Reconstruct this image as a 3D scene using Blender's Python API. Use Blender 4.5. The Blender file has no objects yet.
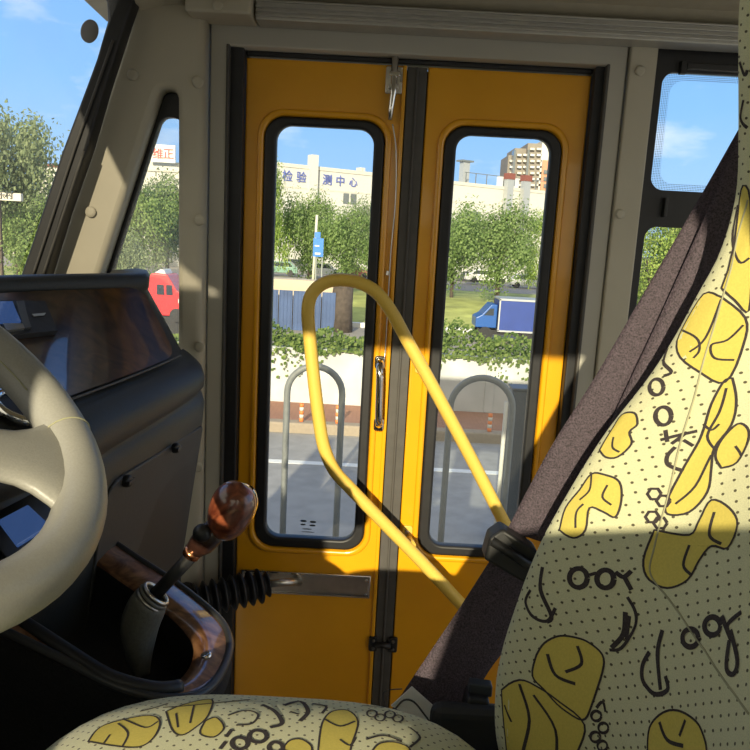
import bpy, bmesh, math, random
from mathutils import Vector, Matrix
R = math.radians
rnd = random.Random(7)
sc = bpy.context.scene
C = sc.collection

# ------------------------------------------------------------ camera
TH, RO, F, CZ = R(10.34), R(3.07), 750.0, 1.9
cam_d = bpy.data.cameras.new('camera'); cam_d.sensor_width = 36; cam_d.lens = 36 * F / 750; cam_d.clip_start = .02; cam_d.clip_end = 3000
cam = bpy.data.objects.new('camera', cam_d); C.objects.link(cam); sc.camera = cam
cam.matrix_world = Matrix.Translation((0, 0, CZ)) @ Matrix.Rotation(R(90) - TH, 4, 'X') @ Matrix.Rotation(RO, 4, 'Z')

# ------------------------------------------------------------ light
SUN = Vector((.17, 1, -.332))
sun_d = bpy.data.lights.new('sun', 'SUN'); sun_d.energy = 6.0; sun_d.angle = R(.6); sun_d.color = (1, .86, .62)
sun = bpy.data.objects.new('sun', sun_d); C.objects.link(sun)
sun.rotation_euler = SUN.to_track_quat('-Z', 'Y').to_euler(); sun.location = (-4, -10, 8)
w = bpy.data.worlds.new('sky'); sc.world = w; w.use_nodes = True
nt = w.node_tree; N = nt.nodes; L = nt.links
bg = N['Background']; bg.inputs[1].default_value = 1.15
tc = N.new('ShaderNodeTexCoord'); sep = N.new('ShaderNodeSeparateXYZ'); L.new(tc.outputs['Generated'], sep.inputs[0])
rm = N.new('ShaderNodeValToRGB'); L.new(sep.outputs['Z'], rm.inputs[0])
cr = rm.color_ramp
cr.elements[0].position = 0; cr.elements[0].color = (.40, .60, .86, 1)
cr.elements[1].position = .5; cr.elements[1].color = (.11, .29, .74, 1)
e = cr.elements.new(.17); e.color = (.24, .49, .86, 1)
mp = N.new('ShaderNodeMapping'); mp.inputs['Scale'].default_value = (2.2, 2.2, 6.0); L.new(tc.outputs['Generated'], mp.inputs[0])
nz = N.new('ShaderNodeTexNoise'); nz.inputs['Scale'].default_value = 2.6; nz.inputs['Detail'].default_value = 7; nz.inputs['Roughness'].default_value = .55
L.new(mp.outputs[0], nz.inputs[0])
cr2 = N.new('ShaderNodeValToRGB'); L.new(nz.outputs[0], cr2.inputs[0])
cr2.color_ramp.elements[0].position = .53; cr2.color_ramp.elements[1].position = .78
cr2.color_ramp.elements[1].color = (.8, .8, .8, 1)
mx = N.new('ShaderNodeMix'); mx.data_type = 'RGBA'
L.new(cr2.outputs[0], mx.inputs[0]); L.new(rm.outputs[0], mx.inputs[6]); mx.inputs[7].default_value = (.92, .93, .95, 1)
# warm glow added to the unseen sun-side sky behind the viewer, fills interior shade
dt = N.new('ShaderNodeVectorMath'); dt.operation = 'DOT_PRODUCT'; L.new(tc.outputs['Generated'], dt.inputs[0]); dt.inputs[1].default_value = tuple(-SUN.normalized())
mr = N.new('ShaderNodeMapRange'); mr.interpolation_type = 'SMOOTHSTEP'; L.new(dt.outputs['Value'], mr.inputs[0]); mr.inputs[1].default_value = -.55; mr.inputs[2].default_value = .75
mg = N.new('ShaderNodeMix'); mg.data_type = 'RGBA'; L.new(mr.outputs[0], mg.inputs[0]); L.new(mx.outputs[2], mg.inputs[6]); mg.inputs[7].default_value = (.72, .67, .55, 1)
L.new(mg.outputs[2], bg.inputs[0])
vs = sc.view_settings; vs.view_transform = 'Standard'; vs.look = 'None'; vs.gamma = 1; vs.exposure = 0.25
sc.cycles.max_bounces = 10; sc.cycles.transparent_max_bounces = 24; sc.cycles.diffuse_bounces = 6
sc.cycles.use_denoising = True
sc.cycles.caustics_reflective = False; sc.cycles.caustics_refractive = False

# ------------------------------------------------------------ layout helper: where a sight line meets a real plane
def ray(px, py):
    x, y = px - 375, py - 375
    X = x * math.cos(RO) + y * math.sin(RO); Y = -x * math.sin(RO) + y * math.cos(RO)
    return Vector((X / F, math.cos(TH) - Y / F * math.sin(TH), -math.sin(TH) - Y / F * math.cos(TH)))
def P(px, py, Y):
    d = ray(px, py); return Vector((0, 0, CZ)) + d * (Y / d.y)
def PZ(px, py, z):
    d = ray(px, py); return Vector((0, 0, CZ)) + d * ((z - CZ) / d.z)

# ------------------------------------------------------------ materials
def srgb(r, g, b):
    f = lambda c: (c / 255 / 12.92) if c < 10.3 else ((c / 255 + .055) / 1.055) ** 2.4
    return (f(r), f(g), f(b), 1)
def mat(name, col, rough=.5, metal=0, var=.08, scale=40, bump=.0, coat=0, spec=.5, aniso=None):
    m = bpy.data.materials.new(name); m.use_nodes = True
    n = m.node_tree.nodes; l = m.node_tree.links; b = n['Principled BSDF']
    b.inputs['Roughness'].default_value = rough; b.inputs['Metallic'].default_value = metal
    b.inputs['Coat Weight'].default_value = coat; b.inputs['Coat Roughness'].default_value = .06
    b.inputs['Specular IOR Level'].default_value = spec
    t = n.new('ShaderNodeTexCoord'); z = n.new('ShaderNodeTexNoise'); z.inputs['Scale'].default_value = scale; z.inputs['Detail'].default_value = 5
    src = t.outputs['Object']
    if aniso:
        mpn = n.new('ShaderNodeMapping'); mpn.inputs['Scale'].default_value = aniso; l.new(src, mpn.inputs[0]); src = mpn.outputs[0]
    l.new(src, z.inputs['Vector'])
    r = n.new('ShaderNodeValToRGB'); l.new(z.outputs[0], r.inputs[0])
    a = [max(0, c * (1 - var)) for c in col[:3]] + [1]; c2 = [min(1, c * (1 + var)) for c in col[:3]] + [1]
    r.color_ramp.elements[0].position = .3; r.color_ramp.elements[0].color = a
    r.color_ramp.elements[1].position = .7; r.color_ramp.elements[1].color = c2
    l.new(r.outputs[0], b.inputs['Base Color'])
    if bump:
        bn = n.new('ShaderNodeBump'); bn.inputs['Strength'].default_value = bump; bn.inputs['Distance'].default_value = .002
        l.new(z.outputs[0], bn.inputs['Height']); l.new(bn.outputs[0], b.inputs['Normal'])
    return m
def glass(name, tint=(.97, .985, .98), refl=.07, dust=.03):
    m = bpy.data.materials.new(name); m.use_nodes = True
    n = m.node_tree.nodes; l = m.node_tree.links; n.remove(n['Principled BSDF'])
    o = n['Material Output']; t = n.new('ShaderNodeBsdfTransparent'); t.inputs[0].default_value = (*tint, 1)
    g = n.new('ShaderNodeBsdfGlossy'); g.inputs['Roughness'].default_value = .02
    lw = n.new('ShaderNodeLayerWeight'); lw.inputs[0].default_value = refl * 2
    m2 = n.new('ShaderNodeMath'); m2.operation = 'MULTIPLY'; m2.inputs[1].default_value = .6; l.new(lw.outputs['Fresnel'], m2.inputs[0])
    x = n.new('ShaderNodeMixShader'); l.new(m2.outputs[0], x.inputs[0]); l.new(t.outputs[0], x.inputs[1]); l.new(g.outputs[0], x.inputs[2])
    df = n.new('ShaderNodeBsdfDiffuse'); tl_ = n.new('ShaderNodeBsdfTranslucent'); ad = n.new('ShaderNodeMixShader'); ad.inputs[0].default_value = .5
    for q_ in (df, tl_): q_.inputs[0].default_value = (.85, .83, .76, 1)
    l.new(df.outputs[0], ad.inputs[1]); l.new(tl_.outputs[0], ad.inputs[2])
    tcx = n.new('ShaderNodeTexCoord'); nz = n.new('ShaderNodeTexNoise'); nz.inputs['Scale'].default_value = 5; nz.inputs['Detail'].default_value = 6; l.new(tcx.outputs['Object'], nz.inputs[0])
    mu = n.new('ShaderNodeMath'); mu.operation = 'MULTIPLY'; mu.inputs[1].default_value = dust * 2; l.new(nz.outputs[0], mu.inputs[0])
    y_ = n.new('ShaderNodeMixShader'); l.new(mu.outputs[0], y_.inputs[0]); l.new(x.outputs[0], y_.inputs[1]); l.new(ad.outputs[0], y_.inputs[2])
    l.new(y_.outputs[0], o.inputs[0]); return m
def leaf_mat(name, a, b_):
    m = bpy.data.materials.new(name); m.use_nodes = True
    n = m.node_tree.nodes; l = m.node_tree.links; b = n['Principled BSDF']
    b.inputs['Roughness'].default_value = .6; b.inputs['Specular IOR Level'].default_value = .2
    g = n.new('ShaderNodeNewGeometry'); r = n.new('ShaderNodeValToRGB')
    r.color_ramp.elements[0].color = a; r.color_ramp.elements[1].color = b_
    l.new(g.outputs['Random Per Island'], r.inputs[0]); l.new(r.outputs[0], b.inputs['Base Color'])
    tr = n.new('ShaderNodeBsdfTranslucent'); l.new(r.outputs[0], tr.inputs[0])
    x = n.new('ShaderNodeMixShader'); x.inputs[0].default_value = .35
    l.new(b.outputs[0], x.inputs[1]); l.new(tr.outputs[0], x.inputs[2]); l.new(x.outputs[0], n['Material Output'].inputs[0]); return m
def tile_mat(name, c1, c2, scale, w_=.5, h_=.25, mortar=.02):
    m = bpy.data.materials.new(name); m.use_nodes = True
    n = m.node_tree.nodes; l = m.node_tree.links; b = n['Principled BSDF']; b.inputs['Roughness'].default_value = .8
    t = n.new('ShaderNodeTexCoord'); k = n.new('ShaderNodeTexBrick'); l.new(t.outputs['Object'], k.inputs[0])
    k.inputs['Color1'].default_value = c1; k.inputs['Color2'].default_value = c2; k.inputs['Mortar'].default_value = [c * .6 for c in c1[:3]] + [1]
    k.inputs['Scale'].default_value = scale; k.inputs['Mortar Size'].default_value = mortar; k.inputs['Brick Width'].default_value = w_; k.inputs['Row Height'].default_value = h_
    l.new(k.outputs[0], b.inputs['Base Color']); return m
def dots_mat(name, base, dot, pitch, rad, rough=.9):
    """woven fabric with small staggered dots, laid out in the cloth's own UV (metres)"""
    m = bpy.data.materials.new(name); m.use_nodes = True
    n = m.node_tree.nodes; l = m.node_tree.links; b = n['Principled BSDF']; b.inputs['Roughness'].default_value = rough
    b.inputs['Sheen Weight'].default_value = .15; b.inputs['Specular IOR Level'].default_value = .15
    uv = n.new('ShaderNodeUVMap'); s = n.new('ShaderNodeSeparateXYZ')
    mpn = n.new('ShaderNodeMapping'); mpn.inputs['Rotation'].default_value = (0, 0, R(40)); mpn.inputs['Scale'].default_value = (1 / pitch,) * 3
    l.new(uv.outputs[0], mpn.inputs[0]); fr = n.new('ShaderNodeVectorMath'); fr.operation = 'FRACTION'; l.new(mpn.outputs[0], fr.inputs[0])
    l.new(fr.outputs[0], s.inputs[0])
    cb = n.new('ShaderNodeCombineXYZ'); l.new(s.outputs[0], cb.inputs[0]); l.new(s.outputs[1], cb.inputs[1])
    ds = n.new('ShaderNodeVectorMath'); ds.operation = 'DISTANCE'; l.new(cb.outputs[0], ds.inputs[0]); ds.inputs[1].default_value = (.5, .5, 0)
    lt = n.new('ShaderNodeMath'); lt.operation = 'LESS_THAN'; l.new(ds.outputs['Value'], lt.inputs[0]); lt.inputs[1].default_value = rad
    nz = n.new('ShaderNodeTexNoise'); nz.inputs['Scale'].default_value = 900; nz.inputs['Detail'].default_value = 2; l.new(uv.outputs[0], nz.inputs[0])
    r = n.new('ShaderNodeValToRGB'); l.new(nz.outputs[0], r.inputs[0])
    r.color_ramp.elements[0].position = .3; r.color_ramp.elements[0].color = [c * .88 for c in base[:3]] + [1]
    r.color_ramp.elements[1].position = .7; r.color_ramp.elements[1].color = [min(1, c * 1.08) for c in base[:3]] + [1]
    x = n.new('ShaderNodeMix'); x.data_type = 'RGBA'; l.new(lt.outputs[0], x.inputs[0]); l.new(r.outputs[0], x.inputs[6]); x.inputs[7].default_value = dot
    l.new(x.outputs[2], b.inputs['Base Color'])
    bn = n.new('ShaderNodeBump'); bn.inputs['Strength'].default_value = .25; bn.inputs['Distance'].default_value = .0006
    l.new(nz.outputs[0], bn.inputs['Height']); l.new(bn.outputs[0], b.inputs['Normal']); return m
def frit_mat(name):
    """black dotted edge printed on a pane: holes let the view through"""
    m = bpy.data.materials.new(name); m.use_nodes = True
    n = m.node_tree.nodes; l = m.node_tree.links; b = n['Principled BSDF']; b.inputs['Base Color'].default_value = (.12, .13, .14, 1)
    t = n.new('ShaderNodeTexCoord'); v = n.new('ShaderNodeTexVoronoi'); v.inputs['Scale'].default_value = 260; v.inputs['Randomness'].default_value = 0
    l.new(t.outputs['Object'], v.inputs['Vector'])
    lt = n.new('ShaderNodeMath'); lt.operation = 'LESS_THAN'; lt.inputs[1].default_value = .33; l.new(v.outputs['Distance'], lt.inputs[0])
    tr = n.new('ShaderNodeBsdfTransparent'); x = n.new('ShaderNodeMixShader')
    l.new(lt.outputs[0], x.inputs[0]); l.new(tr.outputs[0], x.inputs[1]); l.new(b.outputs[0], x.inputs[2]); l.new(x.outputs[0], n['Material Output'].inputs[0]); return m
def wood_mat(name, dark, lite, scale=9):
    m = bpy.data.materials.new(name); m.use_nodes = True
    n = m.node_tree.nodes; l = m.node_tree.links; b = n['Principled BSDF']; b.inputs['Roughness'].default_value = .28
    b.inputs['Coat Weight'].default_value = 1; b.inputs['Coat Roughness'].default_value = .03
    t = n.new('ShaderNodeTexCoord'); a = n.new('ShaderNodeTexNoise'); a.inputs['Scale'].default_value = scale; a.inputs['Detail'].default_value = 8; a.inputs['Distortion'].default_value = 2.2
    l.new(t.outputs['Object'], a.inputs[0]); r = n.new('ShaderNodeValToRGB'); l.new(a.outputs[0], r.inputs[0])
    r.color_ramp.elements[0].position = .35; r.color_ramp.elements[0].color = dark; r.color_ramp.elements[1].position = .68; r.color_ramp.elements[1].color = lite
    l.new(r.outputs[0], b.inputs['Base Color']); return m

M = {}
M['yellow'] = mat('yellow_paint', srgb(232, 164, 20), .30, var=.05, scale=6, coat=.5)
M['rubber'] = mat('black_rubber', (.012, .012, .013, 1), .5, var=.2)
M['seal'] = mat('dark_grey_seal', (.075, .07, .062, 1), .6, var=.1)
M['beige'] = mat('beige_moulding', (.52, .48, .37, 1), .55, var=.04, scale=8, bump=.05)
M['grey'] = mat('grey_panel', (.46, .44, .37, 1), .5, var=.05, scale=5)
M['ceil'] = mat('ceiling_lining', (.40, .36, .26, 1), .8, var=.05)
M['alu'] = mat('ribbed_aluminium', (.50, .49, .44, 1), .42, .5, var=.05)
M['black'] = mat('black_plastic', (.014, .014, .014, 1), .45, var=.2)
M['dash'] = mat('black_dash_vinyl', (.030, .031, .027, 1), .55, var=.15, scale=300, bump=.15)
M['carpet'] = mat('black_carpet', (.010, .010, .010, 1), .95, var=.5, scale=300, bump=.5)
M['floor'] = mat('floor_vinyl', (.45, .41, .33, 1), .7)
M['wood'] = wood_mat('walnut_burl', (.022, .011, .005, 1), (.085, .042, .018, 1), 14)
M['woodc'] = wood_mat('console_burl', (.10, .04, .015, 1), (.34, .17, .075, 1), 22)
M['knobw'] = wood_mat('red_burl', (.085, .018, .008, 1), (.30, .085, .035, 1), 30)
M['chrome'] = mat('chrome', (.75, .74, .70, 1), .12, 1, var=.05)
M['steel'] = mat('brushed_steel', (.55, .53, .48, 1), .3, 1, var=.1)
M['leather'] = mat('light_grey_leather', (.31, .302, .268, 1), .40, var=.06, scale=500, bump=.10)
M['leather2'] = mat('grey_leather_boot', (.13, .13, .11, 1), .5, var=.15, scale=200, bump=.3)
M['rail'] = mat('yellow_rail_paint', srgb(226, 190, 84), .45, var=.06, scale=400, bump=.35)
M['belt'] = mat('belt_webbing', (.060, .043, .055, 1), .7, var=.7, scale=520, bump=.7)
M['tag'] = mat('white_label', (.66, .63, .55, 1), .7)
M['screen'] = mat('dark_blue_screen', (.02, .035, .09, 1), .08, coat=1); _b = M['screen'].node_tree.nodes['Principled BSDF']; _b.inputs['Emission Color'].default_value = (.05, .11, .30, 1); _b.inputs['Emission Strength'].default_value = .5
M['fabric'] = dots_mat('printed_fabric', (.66, .65, .41, 1), (.11, .10, .06, 1), .0102, .13)
M['ink'] = mat('fabric_ink', (.045, .035, .035, 1), .9, var=.3, scale=500)
M['blob'] = mat('fabric_yellow', (.66, .54, .115, 1), .9, var=.06, scale=500)
M['piping'] = mat('seat_seam', (.36, .35, .22, 1), .9)
M['shell'] = mat('seat_shell', (.02, .02, .02, 1), .6)
M['glass'] = glass('clear_glass'); M['glassw'] = glass('dusty_windscreen_glass', dust=.10); M['glassd'] = glass('door_glass', (.93, .955, .965), .06, .022)
M['frit'] = frit_mat('dotted_frit')
M['sticker'] = mat('grey_sticker', (.20, .17, .15, 1), .8)
# outdoors
M['road'] = mat('asphalt', (.33, .32, .30, 1), .85, var=.12, scale=8, bump=.2)
M['white'] = mat('road_paint', (.8, .8, .76, 1), .7)
M['kerb'] = mat('kerb_stone', (.34, .28, .21, 1), .85, var=.1)
M['pave'] = tile_mat('red_paving', (.40, .20, .13, 1), (.34, .17, .11, 1), 6)
M['wallw'] = mat('white_plaster', (.56, .575, .57, 1), .85, var=.14, scale=3)
M['ivy'] = leaf_mat('ivy_leaves', (.06, .12, .025, 1), (.25, .33, .09, 1))
M['leafa'] = leaf_mat('leaves_green', (.13, .22, .06, 1), (.33, .44, .16, 1))
M['leafb'] = leaf_mat('leaves_bright', (.18, .30, .05, 1), (.46, .57, .16, 1))
M['leafc'] = leaf_mat('leaves_grey_green', (.16, .22, .11, 1), (.34, .41, .22, 1))
M['bark'] = mat('bark', (.09, .07, .055, 1), .9, var=.3, scale=5)
M['grass'] = mat('grass_bank', (.42, .45, .13, 1), .95, var=.35, scale=.6)
M['dirt'] = mat('sandy_strip', (.62, .52, .38, 1), .9, var=.1, scale=.5)
M['lot'] = mat('parking_ground', (.34, .31, .26, 1), .9)
M['hoop'] = mat('galvanised_tube', (.20, .21, .20, 1), .5)
M['post'] = mat('blue_grey_post', (.07, .08, .09, 1), .5)
M['cream'] = mat('cream_facade', (.64, .635, .59, 1), .8, var=.02, scale=.2)
M['win'] = mat('far_window', (.16, .18, .19, 1), .2)
M['bluec'] = mat('blue_lettering', (.13, .17, .50, 1), .6)
M['redc'] = mat('red_lettering', (.62, .12, .10, 1), .6)
M['darkc'] = mat('dark_lettering', (.05, .06, .06, 1), .6)
M['brick'] = mat('orange_cladding', (.62, .30, .18, 1), .8, var=.05)
M['tower'] = mat('tower_cladding', (.27, .24, .20, 1), .8, var=.06, scale=.4)
M['redcap'] = mat('red_cap', (.24, .08, .06, 1), .7)
M['pipeg'] = mat('grey_flue', (.50, .52, .52, 1), .4, .4)
M['blue'] = mat('blue_tarp', (.022, .055, .27, 1), .5, var=.1, scale=2)
M['hoard'] = mat('blue_hoarding', (.055, .10, .23, 1), .6, var=.2, scale=.8)
M['sign'] = mat('blue_sign', (.03, .20, .72, 1), .5)
M['red'] = mat('red_van_paint', (.72, .030, .035, 1), .35, coat=.5)
M['carw'] = mat('white_car_paint', (.80, .80, .78, 1), .3, coat=.5)
M['cark'] = mat('dark_car_paint', (.05, .06, .06, 1), .3, coat=.5)
M['carg'] = mat('green_car_paint', (.20, .36, .28, 1), .3, coat=.5)
M['carglass'] = mat('car_window', (.05, .06, .07, 1), .1)
M['orange'] = mat('orange_reflective', (.85, .24, .06, 1), .5)

# ------------------------------------------------------------ builders
class MB:
    def __init__(s): s.v = []; s.f = []; s.mi = []; s.uv = {}
    def add(s, vs, fs, mi=0):
        o = len(s.v); s.v += [tuple(v) for v in vs]
        for f in fs: s.f.append(tuple(i + o for i in f)); s.mi.append(mi)
        return o
    def box(s, a, b, mi=0):
        x0, y0, z0 = a; x1, y1, z1 = b
        s.add([(x0,y0,z0),(x1,y0,z0),(x1,y1,z0),(x0,y1,z0),(x0,y0,z1),(x1,y0,z1),(x1,y1,z1),(x0,y1,z1)],
              [(0,3,2,1),(4,5,6,7),(0,1,5,4),(1,2,6,5),(2,3,7,6),(3,0,4,7)], mi); return s
    def tube(s, pts, r, n=12, mi=0, closed=False, caps=True):
        pts = [Vector(p) for p in pts]; rs = r if isinstance(r, (list, tuple)) else [r] * len(pts)
        vs = []; up = None; m = len(pts)
        for i, p in enumerate(pts):
            if closed: t = pts[(i + 1) % m] - pts[i - 1]
            else: t = pts[min(i + 1, m - 1)] - pts[max(i - 1, 0)]
            t.normalize()
            if up is None: up = t.orthogonal().normalized()
            up = (up - t * up.dot(t)).normalized(); sd = t.cross(up)
            for k in range(n):
                a = 2 * math.pi * k / n; vs.append(p + (up * math.cos(a) + sd * math.sin(a)) * rs[i])
        fs = []
        for i in range(m if closed else m - 1):
            j = (i + 1) % m
            for k in range(n): fs.append((i*n+k, i*n+(k+1)%n, j*n+(k+1)%n, j*n+k))
        if not closed and caps: fs += [tuple(reversed(range(n))), tuple((m-1)*n + k for k in range(n))]
        s.add(vs, fs, mi); return s
    def grid(s, rows, mi=0, close_u=False):
        n = len(rows[0]); vs = [p for r_ in rows for p in r_]; fs = []
        for i in range(len(rows) - 1):
            for k in range(n if close_u else n - 1):
                fs.append((i*n+k, i*n+(k+1)%n, (i+1)*n+(k+1)%n, (i+1)*n+k))
        s.add(vs, fs, mi); return s
    def ell(s, c, r, mi=0, nu=16, nv=10, M3=None):
        c = Vector(c); rows = []
        for i in range(nv + 1):
            t = math.pi * i / nv; row = []
            for k in range(nu):
                a = 2 * math.pi * k / nu; v = Vector((r[0]*math.sin(t)*math.cos(a), r[1]*math.sin(t)*math.sin(a), r[2]*math.cos(t)))
                row.append(c + (M3 @ v if M3 else v))
            rows.append(row)
        s.grid(rows, mi, True); return s
    def build(s, name, mats, parent=None, smooth=False, bevel=0, sub=0, label=None):
        me = bpy.data.meshes.new(name); me.from_pydata(s.v, [], s.f)
        for m in (mats if isinstance(mats, (list, tuple)) else [mats]): me.materials.append(m)
        me.polygons.foreach_set('material_index', s.mi)
        bm = bmesh.new(); bm.from_mesh(me); bmesh.ops.recalc_face_normals(bm, faces=bm.faces); bm.to_mesh(me); bm.free()
        if smooth: me.polygons.foreach_set('use_smooth', [True] * len(me.polygons))
        return finish(name, me, parent, bevel, sub, label)
def finish(name, me, parent=None, bevel=0, sub=0, label=None):
    o = bpy.data.objects.new(name, me); C.objects.link(o)
    if parent: o.parent = parent; o.matrix_parent_inverse = parent.matrix_basis.inverted()
    if bevel:
        b = o.modifiers.new('b', 'BEVEL'); b.width = bevel; b.segments = 3; b.limit_method = 'ANGLE'
    if sub: q = o.modifiers.new('s', 'SUBSURF'); q.levels = q.render_levels = sub
    if label: o['label'] = label
    return o
def thing(name, label, cat, loc=(0, 0, 0), group=None):
    o = bpy.data.objects.new(name, None); C.objects.link(o); o.location = loc; o.empty_display_size = .05
    return tag(o, label, cat, group)
def tag(o, label, cat, group=None, kind=None):
    o['label'] = label; o['category'] = cat
    if group: o['group'] = group
    if kind: o['kind'] = kind
    return o
def struct(o, label=None):
    o['kind'] = 'structure'
    if label: o['label'] = label
    return o
def copy_tree(o, parent=None):
    c = o.copy(); C.objects.link(c); c.parent = parent
    for ch in list(o.children): copy_tree(ch, c)
    return c

def rrect(x0, x1, z0, z1, r, n=7):
    out = []
    for cx, cz, a0 in ((x1 - r, z1 - r, 0), (x0 + r, z1 - r, 90), (x0 + r, z0 + r, 180), (x1 - r, z0 + r, 270)):
        for k in range(n + 1):
            a = R(a0 + 90 * k / n); out.append((cx + r * math.cos(a), cz + r * math.sin(a)))
    return out
def round_poly(pts, r, n=6):
    out = []; m = len(pts); rs = r if isinstance(r, (list, tuple)) else [r] * m
    for i in range(m):
        a, b, c = Vector(pts[i-1]), Vector(pts[i]), Vector(pts[(i+1) % m])
        u = (a - b); v = (c - b); d = min(rs[i], u.length * .48, v.length * .48)
        p = b + u.normalized() * d; q = b + v.normalized() * d
        for k in range(n + 1):
            t = k / n; out.append(tuple((1-t)**2 * p + 2*t*(1-t) * b + t*t * q))
    return out
def slab(name, outer, holes, Y, th, m, parent=None, bevel=.003, label=None, axis='Y'):
    """a panel in the XZ plane (front face at Y, going back th) with rounded edges and holes"""
    cu = bpy.data.curves.new(name, 'CURVE'); cu.dimensions = '2D'; cu.fill_mode = 'BOTH'; cu.extrude = max(th / 2 - bevel, .0001)
    cu.bevel_depth = bevel; cu.bevel_resolution = 2; cu.offset = -bevel if bevel else 0
    for lp in [outer] + list(holes):
        sp = cu.splines.new('POLY'); sp.points.add(len(lp) - 1); sp.use_cyclic_u = True
        for p, q in zip(sp.points, lp): p.co = (q[0], q[1], 0, 1)
    t = bpy.data.objects.new('tmp', cu); C.objects.link(t); bpy.context.view_layer.update()
    me = bpy.data.meshes.new_from_object(t.evaluated_get(bpy.context.evaluated_depsgraph_get()))
    bpy.data.objects.remove(t); bpy.data.curves.remove(cu)
    for v in me.vertices:
        x, y, z = v.co; v.co = (x, Y + th / 2 - z, y) if axis == 'Y' else (x, y, Y - th / 2 + z)
    me.materials.clear(); me.materials.append(m); me.name = name
    for p in me.polygons: p.material_index = 0
    return finish(name, me, parent, 0, 0, label)
def disc(name, c, nrm, r, h, m, parent=None, dome=.35, label=None):
    """a low domed button: cap of a screw, sticker, stud"""
    nrm = Vector(nrm).normalized(); c = Vector(c); Q = nrm.to_track_quat('Z', 'Y').to_matrix(); mb = MB(); rows = []
    for rr, hh in ((r, 0), (r, h * (1 - dome)), (r * .86, h), (r * .4, h * 1.05), (.0001, h * 1.06)):
        rows.append([c + Q @ Vector((rr * math.cos(2*math.pi*k/20), rr * math.sin(2*math.pi*k/20), hh)) for k in range(20)])
    mb.grid(rows, 0, True); return mb.build(name, m, parent, smooth=True, label=label)
def spline(pts, n=8):
    pts = [Vector(p) for p in pts]; out = []
    for i in range(len(pts) - 1):
        p0, p1, p2, p3 = pts[max(i-1, 0)], pts[i], pts[i+1], pts[min(i+2, len(pts)-1)]
        for k in range(n):
            t = k / n; out.append(.5 * ((2*p1) + (p2-p0)*t + (2*p0-5*p1+4*p2-p3)*t*t + (3*p1-p0-3*p2+p3)*t**3))
    out.append(pts[-1]); return out
def text_mesh(name, body, size, m, parent, loc, rot, depth=.05):
    cu = bpy.data.curves.new(name, 'FONT'); cu.body = body; cu.size = size; cu.extrude = depth; cu.align_x = 'CENTER'; cu.align_y = 'CENTER'
    t = bpy.data.objects.new('tmp', cu); C.objects.link(t); bpy.context.view_layer.update()
    me = bpy.data.meshes.new_from_object(t.evaluated_get(bpy.context.evaluated_depsgraph_get()))
    bpy.data.objects.remove(t); bpy.data.curves.remove(cu)
    me.materials.clear(); me.materials.append(m)
    X = Matrix.Translation(loc) @ rot.to_4x4() if not isinstance(rot, Matrix) or len(rot) == 3 else Matrix.Translation(loc) @ rot
    me.transform(X); return finish(name, me, parent)

# ============================================================ THE BUS SHELL
D = 1.84                                    # plane of the doors
zt = 2.30
# ---- floor, ceiling
struct(MB().box((-1.25, -.3, .80), (1.3, 1.25, .85)).box((-1.25, 1.25, .80), (-.42, 1.9, .85)).box((.50, 1.25, .80), (1.3, 1.9, .85)).box((-.42, 1.25, .42), (.50, 1.9, .46)).box((-.42, 1.22, .46), (.50, 1.25, .80)).build('floor', M['floor']))
ce = MB(); rows = []
for x in (-.70, 1.3):
    rows.append([(x, y, z) for y, z in ((-.36, 2.36), (-.30, 2.40), (-.15, 2.425), (0.3, 2.44), (1.2, 2.44), (1.62, 2.432), (1.72, 2.415), (1.76, 2.395), (1.95, 2.385), (1.95, 2.46), (-.36, 2.46))])
ce.grid(rows, 0, True); ce.f += [tuple(range(11)), tuple(range(11, 22))]; ce.mi += [0, 0]
struct(ce.build('ceiling', M['ceil']))
# ribbed aluminium cornice rail over the doors
tr = MB()
tr.box((-.30, 1.735, 2.352), (1.3, 1.80, 2.394))
for k, z in enumerate((2.390, 2.379, 2.370, 2.361)): tr.box((-.30, 1.729 - .0015 * (k % 2), z - .0028), (1.3, 1.736, z + .0012))
struct(tr.build('trim_1', M['alu'], bevel=.002))
struct(MB().box((-.445, 1.70, 2.352), (-.305, 1.80, 2.41)).build('trim_2', M['beige'], bevel=.006))
a = bpy.data.objects['trim_2']; disc('screw_cap', P(218, 5, 1.698), (0, -1, 0), .012, .004, M['beige'], a)
# front corner moulding of the ceiling (rounded end over the windscreen pillar)
co = MB(); rows = []
for x in (-.585, -.58, -.55, -.50, -.455, -.448):
    k = .6 if x < -.582 else 1 if x < -.5 else (.8 if x < -.45 else .5)
    rows.append([(x, 1.62, 2.43), (x, 1.66, 2.43 - .052 * k), (x, 1.71, 2.43 - .066 * k), (x, 1.80, 2.43 - .066 * k), (x, 1.80, 2.43)])
co.grid(rows, 0, True); struct(co.build('trim_3', M['beige'], smooth=False, bevel=.01))

# ---- right wall: door surround, pillars
wr = slab('wall_right', [(-.412, 2.40), (-.412, .42), (-.371, .42), (-.371, zt + .012), (.490, zt + .012), (.490, .42), (.532, .42), (.532, 2.40)], [], 1.80, .10, M['grey'], bevel=.004)
struct(wr)
slab('pillar_strip', [(.535, 2.36), (.535, 1.0), (.597, 1.0), (.597, 2.36)], [], 1.792, .09, M['beige'], wr, .004)
slab('lower_panel', [(.58, 1.45), (.58, .42), (1.3, .42), (1.3, 1.45)], [], 1.81, .08, M['grey'], wr, .004)
for px, py in ((200, 347), (198, 467), (200, 220), (198, 82)): pass
for px, py in ((640, 71), (620, 214)): disc('screw_cap', P(px, py, 1.79), (0, -1, 0), .011, .004, M['beige'], wr)
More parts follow.
